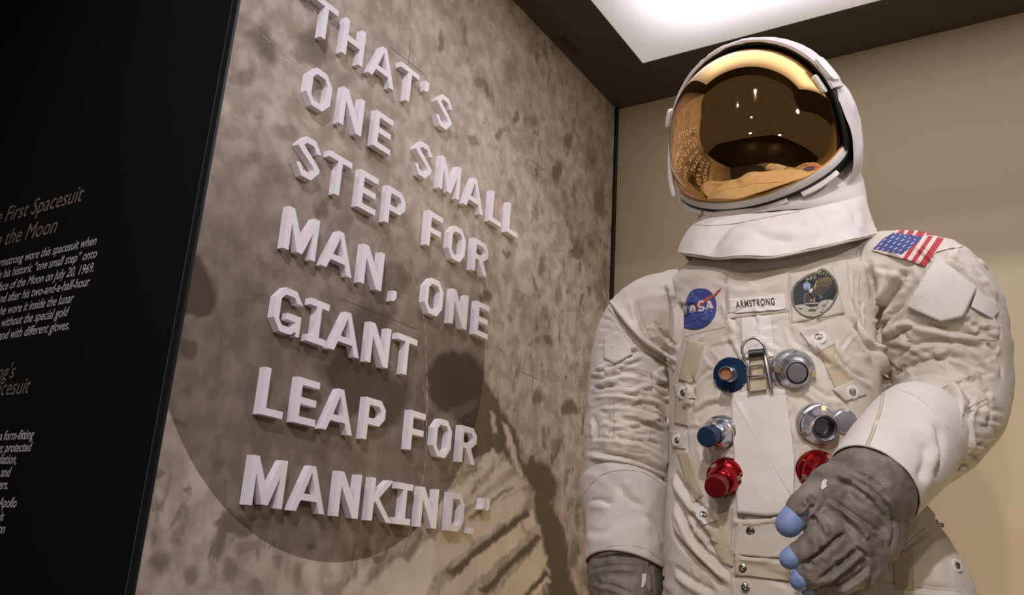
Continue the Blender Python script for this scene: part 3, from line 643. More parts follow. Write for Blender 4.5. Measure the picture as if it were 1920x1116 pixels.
FOLDS = [
    # near arm on the left of the picture
    ([(1138, 566), (1160, 600), (1195, 642), (1230, 668), (1268, 692)], .011, .010, -1), ([(1200, 590), (1212, 625), (1240, 655), (1272, 668)], .010, .006, 1), ([(1190, 560), (1196, 590), (1205, 630)], .010, .004, 1),
    ([(1225, 600), (1245, 630), (1275, 650)], .008, .005, 1), ([(1108, 722), (1140, 706), (1185, 700), (1230, 716)], .009, .007, 1), ([(1104, 742), (1150, 737), (1200, 742), (1250, 752)], .008, .006, 1),
    ([(1220, 700), (1235, 720), (1262, 722)], .008, .007, -1), ([(1225, 725), (1240, 740), (1262, 745)], .007, .006, 1), ([(1105, 765), (1160, 760), (1210, 770), (1255, 790)], .007, .004, 1), ([(1160, 785), (1200, 790), (1250, 812)], .008, .005, -1),
    ([(1098, 822), (1150, 822), (1205, 832), (1252, 858)], .007, .004, 1), ([(1090, 848), (1130, 850), (1180, 858), (1220, 872), (1255, 892)], .010, .010, 1), ([(1225, 760), (1245, 775), (1260, 800)], .007, .005, 1),
    ([(1130, 690), (1160, 680), (1195, 662)], .006, .004, 1), ([(1115, 700), (1145, 688), (1180, 678)], .006, .004, -1), ([(1110, 780), (1118, 800), (1115, 830)], .010, .004, 1), ([(1150, 630), (1165, 655), (1190, 672)], .01, .003, 1),
    # chest
    ([(1274, 560), (1276, 610), (1270, 660)], .012, .008, 1), ([(1360, 560), (1372, 590), (1385, 625)], .009, .004, 1), ([(1360, 630), (1378, 665), (1392, 690)], .008, .005, -1), ([(1285, 740), (1320, 700), (1345, 690)], .010, .004, 1),
    ([(1500, 648), (1530, 662), (1560, 690)], .010, .005, -1), ([(1600, 560), (1610, 620), (1640, 680)], .012, .007, 1), ([(1560, 650), (1590, 690), (1640, 720)], .010, .006, 1), ([(1585, 590), (1620, 640), (1655, 670)], .010, .006, -1),
    ([(1620, 480), (1640, 540), (1648, 600), (1646, 650)], .013, .009, -1), ([(1646, 640), (1655, 680), (1680, 725)], .016, .016, 1), ([(1590, 480), (1598, 560), (1612, 620)], .008, .003, 1), ([(1520, 720), (1545, 740), (1580, 750)], .009, .005, 1),
    ([(1500, 740), (1525, 760), (1540, 762)], .007, .004, -1), ([(1560, 730), (1590, 760), (1605, 790)], .008, .005, 1), ([(1292, 700), (1300, 740), (1290, 780)], .012, .004, 1), ([(1300, 780), (1330, 760), (1365, 755)], .010, .004, -1),
    ([(1262, 880), (1285, 920), (1320, 960), (1350, 1000)], .012, .008, 1), ([(1265, 930), (1290, 985), (1330, 1040), (1380, 1090)], .012, .008, 1), ([(1256, 960), (1270, 1010), (1320, 1060), (1375, 1116)], .012, .005, -1), ([(1290, 955), (1320, 1000), (1345, 1040)], .010, .006, 1),
    ([(1370, 965), (1400, 972), (1440, 968), (1475, 962)], .009, .006, 1), ([(1375, 1020), (1400, 1040), (1450, 1040)], .008, .004, 1), ([(1260, 1060), (1300, 1090), (1350, 1116)], .012, .005, 1), ([(1380, 940), (1390, 980), (1378, 1030)], .008, .003, 1),
    ([(1720, 960), (1700, 1000), (1650, 1050)], .012, .006, 1), ([(1745, 990), (1720, 1010), (1690, 1030)], .010, .005, -1), ([(1750, 940), (1740, 970), (1752, 1000)], .010, .005, 1), ([(1640, 1080), (1720, 1100), (1800, 1108)], .012, .006, 1), ([(1700, 930), (1730, 950), (1760, 985)], .012, .005, -1),
    ([(1330, 520), (1400, 535), (1480, 520)], .010, .004, 1), ([(1255, 520), (1262, 545), (1262, 580)], .012, .004, 1), ([(1480, 610), (1488, 640), (1510, 650)], .008, .003, 1),
    # far arm on the right of the picture
    ([(1700, 500), (1680, 540), (1655, 580), (1645, 620)], .014, .012, 1), ([(1735, 505), (1700, 560), (1668, 600), (1650, 640)], .012, .010, -1), ([(1690, 600), (1740, 608), (1800, 622), (1850, 628)], .012, .009, 1), ([(1665, 640), (1690, 622), (1720, 612)], .010, .009, -1),
    ([(1672, 690), (1700, 655), (1750, 640), (1820, 645)], .009, .005, 1), ([(1680, 710), (1720, 680), (1780, 672), (1850, 700)], .012, .006, 1), ([(1740, 668), (1790, 690), (1840, 730)], .012, .007, -1), ([(1850, 640), (1868, 670), (1880, 710)], .010, .007, 1), ([(1700, 720), (1740, 700), (1790, 712), (1830, 760)], .012, .005, 1),
    ([(1765, 720), (1785, 750), (1782, 790), (1790, 820)], .012, .010, -1), ([(1830, 720), (1855, 760), (1850, 800)], .012, .006, 1), ([(1810, 700), (1840, 740), (1860, 730)], .009, .004, 1), ([(1800, 820), (1810, 840), (1775, 870)], .014, .008, 1), ([(1800, 780), (1812, 810), (1810, 850)], .012, .006, -1),
    ([(1770, 480), (1810, 500), (1850, 530)], .012, .008, 1), ([(1800, 500), (1840, 530), (1868, 570)], .012, .007, -1), ([(1860, 580), (1872, 610), (1876, 640)], .01, .005, 1), ([(1640, 500), (1680, 510), (1705, 520)], .010, .005, 1), ([(1655, 470), (1690, 495), (1720, 498)], .010, .004, -1),
    ([(1680, 750), (1700, 735), (1740, 730)], .010, .006, 1), ([(1655, 600), (1665, 560), (1690, 530)], .010, .004, 1),
]
crease(body, t0, [(p_, w_*.70, d_*1.25, s_) for p_, w_, d_, s_ in FOLDS])
# small random tucks of the cloth, run along the limb directions
rs = random.Random(5); small = []
for i in range(130):
    cx, cy = rs.uniform(1285, 1630), rs.uniform(520, 1110); a = rs.gauss(0.5, 0.9); L = rs.uniform(22, 60)
    small.append(([(cx-L*math.cos(a)/2, cy-L*math.sin(a)/2), (cx+rs.uniform(-4, 4), cy+rs.uniform(-4, 4)), (cx+L*math.cos(a)/2, cy+L*math.sin(a)/2)], rs.uniform(.0028, .006), rs.uniform(.001, .0030), rs.choice((-1, 1))))
for i in range(70):
    cx, cy = rs.uniform(1115, 1225), rs.uniform(600, 860); a = rs.gauss(0.1, 0.4); L = rs.uniform(30, 60)
    small.append(([(cx-L*math.cos(a)/2, cy-L*math.sin(a)/2), (cx, cy+rs.uniform(-5, 5)), (cx+L*math.cos(a)/2, cy+L*math.sin(a)/2)], rs.uniform(.003, .0055), rs.uniform(.0012, .0035), rs.choice((-1, 1))))
for i in range(95):
    cx, cy = rs.uniform(1670, 1860), rs.uniform(470, 900); a = rs.gauss(0.3, 0.7); L = rs.uniform(30, 85)
    small.append(([(cx-L*math.cos(a)/2, cy-L*math.sin(a)/2), (cx+rs.uniform(-5, 5), cy+rs.uniform(-5, 5)), (cx+L*math.cos(a)/2, cy+L*math.sin(a)/2)], rs.uniform(.0032, .007), rs.uniform(.0015, .0038), rs.choice((-1, 1))))
crease(body, t0, small)
BODY = link('suit_body', body, M['fabric'], suit)
tb = bvh_of(body); tbl = Blend(t_base, tb, .9)

# trousers and boots (below the picture)
def leg(cx, yl):
    V, Fc = T([(cx, 1200, 135), (cx, 1400, 120), (cx+4, 1650, 105)], yl); top = S(cx, 1200, yl); 
    p = [top, top-UP*0.18, top-UP*0.34, top-UP*0.50, top-UP*0.60]; p = [q for q in p]
    return p
for cx in (1415, 1655):
    top = S(cx, 1200, 0.0); zs = [top[2], top[2]-.2, top[2]-.4, Z_P+.26, Z_P+.13]
    P = [np.array([top[0], top[1], z]) for z in zs]; V, Fc = tube(P, [.115, .112, .098, .082, .078], 40, sub=6, dome=False)
    me = remesh(V, Fc, 0.008, 3); cloth_noise(me, .004, 9, cx); link('trouser_leg', me, M['fabric'], suit)
    f = -sy; b0 = np.array([top[0], top[1], 0])
    V1 = tube([b0+UP*(Z_P+.20), b0+UP*(Z_P+.08)], [.074, .072], 32, dome=False)
    V2 = tube([b0-f*.05+UP*(Z_P+.062), b0+f*.06+UP*(Z_P+.062), b0+f*.15+UP*(Z_P+.056)], [.060, .060, .050], 32, sub=4)
    link('boot', remesh(*merge(V1, V2), 0.006, 3), M['white'], suit)
    V, Fc = tube([b0-f*.06+UP*(Z_P+.014), b0+f*.06+UP*(Z_P+.014), b0+f*.15+UP*(Z_P+.014)], [.058, .062, .052], 32, sub=4, flat=1.0, ref=UP)
    V = [np.array([v[0], v[1], Z_P+.014+(v[2]-Z_P-.014)*.21]) for v in V]; mesh('boot_sole', V, Fc, M['tip'], suit)

# ---- seams, straps and panels of the body
sew('seam_piping', tb, [[(1136, 566), (1160, 602), (1195, 643), (1232, 668), (1266, 690)], [(1142, 560), (1168, 596), (1203, 634), (1240, 660), (1270, 678)]], .0032, M['fabric'], suit, .001)
sew('stitching', tb, [[(1358, 500), (1360, 560), (1362, 600)], [(1284, 632), (1320, 622), (1360, 614)], [(1480, 606), (1530, 602), (1582, 590)], [(1606, 470), (1600, 540), (1604, 600), (1620, 660)], [(1616, 472), (1610, 540), (1614, 600), (1630, 655)],
                       [(1480, 515), (1515, 506), (1545, 503)], [(1478, 560), (1479, 585), (1480, 606)], [(1118, 708), (1150, 698), (1190, 692), (1222, 700)], [(1112, 730), (1150, 724), (1190, 726), (1240, 736)], [(1150, 745), (1152, 790), (1148, 840)], [(1142, 745), (1144, 790), (1140, 840)],
                       [(1096, 838), (1150, 838), (1205, 848), (1250, 872)], [(1760, 730), (1800, 715), (1830, 700)], [(1816, 765), (1835, 755), (1850, 748)], [(1818, 772), (1838, 763), (1852, 756)], [(1700, 640), (1760, 634), (1830, 636), (1868, 640)],
                       [(1372, 1012), (1430, 1014), (1470, 1012)], [(1372, 952), (1372, 1116)], [(1396, 604), (1396, 640)], [(1448, 602), (1449, 636)], [(1676, 1040), (1710, 1010), (1735, 990)], [(1560, 1100), (1650, 1092), (1740, 1104), (1800, 1110)]], .00045, M['thread'], suit, .0002)
strapL = [[(1290, 637), (1320, 643), (1298, 720), (1272, 714)], [(1268, 730), (1292, 734), (1288, 800), (1264, 795)]]
patch('webbing_strap', tb, strapL[0], M['strap'], suit, .0022, .0016)
patch('webbing_strap', tb, strapL[1], M['strap'], suit, .0022, .0016)
patch('webbing_strap', tb, [(1530, 648), (1562, 640), (1600, 722), (1570, 734)], M['strap'], suit, .0022, .0016)
patch('strap_tab', tb, [(1500, 622), (1548, 606), (1566, 645), (1530, 664)], M['fabric'], suit, .0028, .0018)
patch('strap_tab', tb, [(1560, 730), (1604, 712), (1626, 740), (1585, 752)], M['fabric'], suit, .0028, .0018)
patch('strap_tab', tb, [(1262, 720), (1300, 728), (1304, 748), (1266, 744)], M['fabric'], suit, .0028, .0018)
patch('strap_tab', tb, [(1256, 808), (1284, 812), (1284, 842), (1260, 840)], M['fabric'], suit, .0028, .0018)
patch('webbing_strap', tb, [(1268, 845), (1290, 848), (1318, 930), (1298, 944)], M['strap'], suit, .0022, .0016)
patch('strap_tab', tb, [(1300, 955), (1332, 944), (1344, 976), (1314, 986)], M['white'], suit, .0028, .0018)
patch('webbing_strap', tb, [(1322, 990), (1348, 978), (1376, 1030), (1374, 1064), (1352, 1056)], M['strap'], suit, .0022, .0016)
patch('waist_strap', tb, [(1376, 1048), (1400, 1050), (1440, 1054), (1482, 1060), (1482, 1090), (1440, 1085), (1400, 1080), (1377, 1080)], M['strap'], suit, .0028, .0018, rings=6, nb=120)
patch('webbing_strap', tb, [(1675, 1033), (1712, 1031), (1713, 1106), (1678, 1104)], M['strap'], suit, .0022, .0016)
patch('chest_flap', tbl, [(1370, 738), (1430, 730), (1472, 730), (1480, 790), (1490, 860), (1488, 925), (1500, 960), (1440, 968), (1382, 962), (1378, 900), (1374, 820)], M['white'], suit, .007, .003, rings=16, nb=160, it=10, label='broad off-white flap running down the middle of the chest')
patch('waist_flap', tbl, [(1380, 974), (1440, 976), (1500, 974), (1500, 1044), (1440, 1046), (1374, 1040)], M['fabric'], suit, .0035, .002, rings=8, nb=120)
patch('name_backing', tb, [(1361, 512), (1478, 500), (1480, 584), (1363, 598)], M['fabric'], suit, .0012, .001)
patch('chest_webbing', tb, [(1388, 596), (1446, 592), (1449, 634), (1390, 640)], M['white'], suit, .002, .0014)
patch('chest_webbing', tb, [(1390, 636), (1450, 632), (1452, 668), (1394, 672)], M['white'], suit, .003, .0014)
patch('patch_backing', tb, [(1480, 514), (1560, 496), (1584, 588), (1484, 606)], M['fabric'], suit, .0012, .001)
# arm pockets
patch('pocket_flap', tbl, [(1131, 634), (1152, 622), (1171, 630), (1186, 664), (1152, 682), (1132, 672)], M['fabric'], suit, .005, .003, label='small pentagonal pocket flap on the left sleeve in the picture')
patch('pocket_flap', tbl, [(1755, 482), (1790, 505), (1832, 540), (1806, 594), (1764, 603), (1700, 576), (1715, 545)], M['white'], suit, .010, .0035, rings=10, nb=120, it=4, label='large pentagonal white pocket flap on the right sleeve in the picture')
patch('pocket_flap', tbl, [(1832, 545), (1868, 570), (1874, 585), (1862, 598), (1822, 575)], M['white'], suit, .006, .003, label='narrow folded flap at the outer edge of the right sleeve')
# ---- printed patches
VM = vcol_mat('printed_patch')
def printed(name, pts, fn, off, rings=70, nb=420, label=None, thick=.0008, it=1):
    V, Fc, PX, n = poly_patch(tb, pts, rings, nb, off); V = relax(V, n, rings, it*6, PX)
    me = bpy.data.meshes.new(name); me.from_pydata([tuple(v) for v in V], [], Fc); me.update()
    bm = bmesh.new(); bm.from_mesh(me); bmesh.ops.recalc_face_normals(bm, faces=bm.faces)
    if sum(f.normal.dot(Vector(cf)) for f in bm.faces) > 0: bmesh.ops.reverse_faces(bm, faces=bm.faces)
    bm.to_mesh(me); bm.free()
    c = np.ones((len(V), 4)); c[:, :3] = fn(PX); at = me.color_attributes.new('print', 'FLOAT_COLOR', 'POINT'); at.data.foreach_set('color', c.astype(np.float32).ravel())
    o = link(name, me, VM, suit); s = o.modifiers.new('s', 'SOLIDIFY'); s.thickness = thick; s.offset = -1
    if label: o['label'] = label
    return o
def stroke(P, pts, w):
    d = np.full(len(P), 1e9); pts = np.array(pts, float)
    for a, b_ in zip(pts[:-1], pts[1:]):
        ab = b_-a; s = np.clip(((P-a)@ab)/max(ab@ab, 1e-9), 0, 1); d = np.minimum(d, np.linalg.norm(P-(a+s[:, None]*ab), axis=1))
    return smoothstep(0.5-(d-w/2)/0.8)
def over(c, col, a): return c*(1-a[:, None])+np.array(col)*a[:, None]
def Z3(x, y): return (1260+x/11.16, 530+y/11.16)
def insignia(P):
    c = np.tile([.035, .05, .22], (len(P), 1)); w_ = (.62, .54, .46)
    nz = np.array([noise.noise(Vector((p[0]*.25, p[1]*.25, 0))) for p in P]); c = over(c, (.09, .11, .30), np.clip(nz*1.2, 0, 1)*.6)
    for pts, w in (([(300, 600), (305, 400), (340, 310), (430, 290), (520, 330), (600, 400)], .5), ([(300, 420), (360, 560), (430, 650), (520, 700)], .6), ([(700, 560), (745, 640), (730, 730), (690, 765), (620, 745)], .5), ([(400, 760), (470, 750), (540, 800), (580, 860)], .4), ([(270, 910), (340, 915), (390, 880)], .5)):
        c = over(c, (.45, .44, .50), stroke(P, [Z3(*q) for q in pts], w)*.7)
    c = over(c, (.48, .06, .035), softpoly(P, [Z3(*q) for q in ((480, 460), (600, 380), (780, 290), (930, 190), (1020, 125), (900, 270), (700, 400), (560, 500), (490, 520))], .4))
    L = [[(262, 665), (300, 655), (300, 500), (280, 505), (285, 640)], ]
    for q in L: c = over(c, w_, softpoly(P, [Z3(*a) for a in q], .4))
    def lp(poly, hole=None):
        nonlocal c
        a = softpoly(P, [Z3(*q) for q in poly], .4)
        if hole: a = a*(1-softpoly(P, [Z3(*q) for q in hole], .4))
        c = over(c, w_, a)
    lp([(360, 635), (390, 490), (385, 465), (460, 460), (505, 600), (430, 620), (425, 585), (405, 588), (402, 630)], [(412, 560), (430, 500), (448, 555)])
    lp([(705, 560), (745, 425), (735, 385), (800, 378), (870, 530), (785, 545), (780, 505), (750, 510), (745, 555)], [(757, 480), (775, 425), (790, 475)])
    c = over(c, w_, stroke(P, [Z3(*q) for q in ((650, 400), (620, 385), (570, 410), (550, 480), (580, 520), (640, 510), (670, 530), (650, 570), (600, 585), (560, 580))], 3.4))
    for x, y in ((600, 190), (830, 595), (430, 240), (700, 620), (760, 330)): c = over(c, (.6, .6, .65), smoothstep(1.3-np.hypot(P[:, 0]-Z3(x, y)[0], P[:, 1]-Z3(x, y)[1])))
    return c
oval = [Z3(*q) for q in [(520, 125), (620, 120), (740, 140), (840, 220), (900, 310), (925, 430), (922, 560), (890, 700), (820, 800), (740, 880), (620, 945), (500, 975), (380, 970), (290, 950), (250, 935), (245, 800), (250, 660), (270, 480), (310, 320), (370, 210), (440, 150)]]
printed('agency_patch', oval, insignia, .0022, 46, 300, 'round blue patch with a red wing and white NASA lettering')
printed('agency_patch_tip', [Z3(*q) for q in [(870, 250), (940, 180), (1020, 118), (1010, 145), (905, 275)]], lambda P: np.tile([.42, .06, .04], (len(P), 1)), .0022, 6, 60)
def Z4(x, y): return (1470+x/11.16, 500+y/11.16)
def mission(P):
    c = np.tile([.018, .020, .024], (len(P), 1)); Q = lambda l: [Z4(*q) for q in l]
    nz = np.array([noise.noise(Vector((p[0]*.5, p[1]*.5, 3))) for p in P])
    c = over(c, (.06, .045, .03), softpoly(P, Q([(640, 480), (720, 300), (900, 220), (1020, 270), (980, 420), (850, 560), (700, 600), (600, 640), (430, 760), (430, 600), (560, 560)]), 1.0)*.8)
    for l in ([(650, 460), (660, 340), (740, 270), (860, 225), (920, 215)], [(690, 430), (720, 330), (830, 265), (960, 235)], [(740, 400), (780, 320), (900, 270), (1010, 255)], [(800, 400), (860, 320), (990, 290)], [(850, 420), (900, 370), (990, 340)]):
        c = over(c, (.30, .20, .09), stroke(P, Q(l), 1.3)*.75)
    c = over(c, (.42, .27, .08), stroke(P, Q([(640, 450), (655, 380), (690, 310)]), 3.2)*.9)
    c = over(c, (.62, .55, .48), softpoly(P, Q([(510, 540), (530, 480), (590, 450), (610, 480), (570, 550)]), .5))
    e = np.hypot((P[:, 0]-Z4(478, 408)[0])/6.6, (P[:, 1]-Z4(478, 408)[1])/7.8)
    c = over(c, (.36, .43, .60), smoothstep((1.06-e)*9)); c = over(c, (.05, .08, .14), smoothstep((1.0-e)*9)*smoothstep(nz*4))
    g_ = softpoly(P, Q([(220, 820), (350, 790), (430, 800), (560, 850), (700, 830), (760, 730), (850, 700), (960, 690), (1030, 710), (960, 850), (830, 960), (700, 1030), (540, 1040), (400, 1010), (300, 940)]), .6)
    c = over(c, (.46, .42, .36), g_); c = over(c, (.16, .14, .11), g_*smoothstep((nz-.1)*5)*.6)
    for x, y, rx, ry in ((590, 915, 95, 32), (830, 820, 50, 18), (345, 885, 42, 18), (790, 960, 40, 16), (700, 870, 30, 10), (930, 745, 20, 8), (820, 905, 18, 8)):
        e = np.hypot((P[:, 0]-Z4(x, y)[0])/(rx/11.16), (P[:, 1]-Z4(x, y)[1])/(ry/11.16)); c = over(c, (.05, .05, .045), smoothstep((1.1-e)*4)*.9)
    for l, w, col in (([(430, 790), (420, 640), (450, 570), (500, 560)], 1.2, (.20, .18, .16)), ([(450, 780), (600, 770), (720, 765)], 2.2, (.40, .36, .30)), ([(550, 740), (570, 680), (600, 700), (640, 740), (640, 650)], 1.4, (.5, .38, .25)), ([(740, 600), (790, 600)], .9, (.3, .32, .3)), ([(745, 630), (800, 630)], .9, (.3, .32, .3)), ([(745, 660), (790, 660)], .9, (.3, .32, .3))):
        c = over(c, col, stroke(P, Q(l), w))
    y_ = (.42, .40, .22)
    for l in ([(475, 300), (480, 245), (530, 270)], [(480, 280), (512, 272)], [(560, 270), (545, 225), (575, 215), (585, 240), (555, 252)], [(665, 195), (635, 190), (620, 215), (640, 245), (670, 235)], [(745, 100), (725, 130), (740, 158), (775, 150), (785, 115), (765, 95), (745, 100)], [(820, 165), (840, 115)], [(865, 190), (895, 135)]):
        c = over(c, y_, stroke(P, Q(l), 1.1))
    ring = np.abs(dist_poly(P, MO)+2.2); c = over(c, (.32, .30, .18), smoothstep(.5-(ring-.7)/.8)*.9); ring = np.abs(dist_poly(P, MO)); c = over(c, (.10, .10, .05), smoothstep(.5-(ring-.5)/.8))
    return c
MO = [Z4(*q) for q in [(690, 110), (740, 55), (800, 38), (870, 55), (940, 110), (1020, 190), (1090, 290), (1130, 390), (1140, 500), (1115, 620), (1060, 730), (980, 840), (880, 950), (760, 1030), (620, 1070), (480, 1060), (360, 1010), (260, 920), (190, 810), (155, 680), (160, 540), (190, 420), (260, 330), (380, 240), (500, 165), (600, 125)]]
printed('mission_patch', MO, mission, .0026, 56, 340, 'dark round eagle patch lettered APOLLO 11')
def flagc(P):
    # corner frame of the flag in the picture: a=top left of canton, along the stripes and down the hoist
    c = np.tile([.66, .56, .50], (len(P), 1)); red = (.42, .028, .03)
    A0, A1 = np.array([1636., 468.]), np.array([1732., 498.]);  B0, B1 = np.array([1686., 431.]), np.array([1806., 462.])
    # u runs across the stripes' length (top edge B0..B1 -> bottom edge A0..A1), v down
    u = ((P[:, 0]-1640)+(P[:, 1]-470)*1.55)/170.0
    s_ = ((P[:, 0]-1686)*.52+(P[:, 1]-431)*(-.0))
    # stripes run roughly from lower left to upper right, spaced across to the right
    k = (P[:, 0]-1638)*0.88+(P[:, 1]-468)*0.60
    st_ = [(58, 66.5), (75, 83.5), (91.5, 104)]
    for a_, b_ in st_: c = over(c, red, smoothstep(.5+(k-a_)/.9)*smoothstep(.5+(b_-k)/.9)*smoothstep(.5+(P[:, 1]-(433+0*(P[:, 0])))/3))
    # short stripes above the canton
    for x0 in (1688, 1706, 1724, 1744): c = over(c, red, softpoly(P, [(x0-9, 441), (x0, 430), (x0+10, 430), (x0+3, 444)], .5))
    can = softpoly(P, [(1636, 467), (1656, 447), (1676, 436), (1730, 444), (1724, 452), (1708, 464), (1690, 478), (1660, 472)], .5)
    c = over(c, (.035, .05, .20), can)
    for i in range(9):
        for j in range(7):
            x = 1644+j*9.2+i*4.2-(0 if i % 2 else 0)-i*1.0; y = 466-i*3.9+j*2.9+(2 if i % 2 else 0)
            a_ = smoothstep((1.75-np.hypot(P[:, 0]-x, (P[:, 1]-y)*1.15))/1.0); c = over(c, (.66, .62, .60), a_*can)
    return c
FL = [(1634, 469), (1656, 447), (1680, 431), (1720, 432), (1760, 443), (1790, 450), (1806, 462), (1780, 466), (1756, 472), (1745, 484), (1734, 500), (1700, 487), (1664, 478)]
printed('flag_patch', FL, flagc, .0030, 52, 380, 'red, white and blue flag patch with stars and stripes on the shoulder')
# name tape
patch('name_tape', tb, [(1364, 561), (1420, 556), (1472, 551), (1474, 579), (1425, 584), (1365, 588)], M['white'], suit, .0032, .0012, it=2, label='white cloth name tape lettered in black')
tt = bvh_of(bpy.data.objects['name_tape'].data)
def surface_text(name, t, txt, p0, p1, hgt, m, bold=0.0, parent=suit, off=.0006, fallback=None):
    me = text_mesh(txt, 1.0, 0, bold, 1, 'LEFT', 1.18); xs = [v.co.x for v in me.vertices]; x0, x1 = min(xs), max(xs); ys = [v.co.y for v in me.vertices]; y0, y1 = min(ys), max(ys)
    p0, p1 = np.array(p0, float), np.array(p1, float); d = p1-p0; n = np.array([d[1], -d[0]])/np.linalg.norm(d)
    for v in me.vertices:
        p = p0+d*(v.co.x-x0)/(x1-x0)+n*hgt*(v.co.y-y0)/(y1-y0)
        h, nn = cast(t, *p)
        if h is None: h, nn = cast(fallback or tb, *p)
        v.co = h+nn*off if nn@(CAM-h) > 0 else h-nn*off
    me.update(); return link(name, me, m, parent, False)
surface_text('name_lettering', tt, 'ARMSTRONG', (1380.5, 578.5), (1453, 572), 13.5, M['black'], 0.016, suit, .0012)['label'] = 'black stencilled lettering of the name tape'

# ---- snaps
def snap(px, py, r=9.0, washer=True, m='steel'):
    h, nn = cast(tb, px, py)
    if h is None: return
    nn = nn*0.6-cf*0.5; nn /= np.linalg.norm(nn); k = depth(h)/FPX; s = r*k; h = h+nn*.003
    root_parts = None
    if washer:
        V, Fc = lathe([(s*1.05, -.003), (s*1.05, .0006), (s*.92, .0014), (s*.55, .0012), (s*.5, -.001)], 28); o = mesh('snap_washer', place(V, h, nn), Fc, M['white'], suit)
    q = .5 if washer else 1.0; s2 = s*q
    V, Fc = lathe([(s2, -.003), (s2, .0012), (s2*.9, .0024), (s2*.62, .0030), (s2*.55, .0016), (s2*.34, .0012), (s2*.30, .0026), (s2*.12, .003)], 24)
    mesh('snap_stud', place(V, h, nn), Fc, M[m], suit)
for a in ((1534, 634, 14), (1596, 736, 13), (1283, 737, 12), (1272, 826, 11), (1317, 967, 13), (1791, 1061, 12)): snap(*a)
for a in ((1408, 994, 8.5), (1394, 1065, 8), (1398, 1100, 8)): snap(*a, washer=False)
# little side hooks
for px, py in ((1258, 946), (1249, 1085), (1756, 985)):
    c = S(px, py, 0.03); V, Fc = merge(tube([c-sx*.008, c+sx*.006], [.0035, .0045], 12), tube([c+UP*.006, c-UP*.006], [.003, .003], 10)); mesh('side_hook', V, Fc, M['steel'], suit)

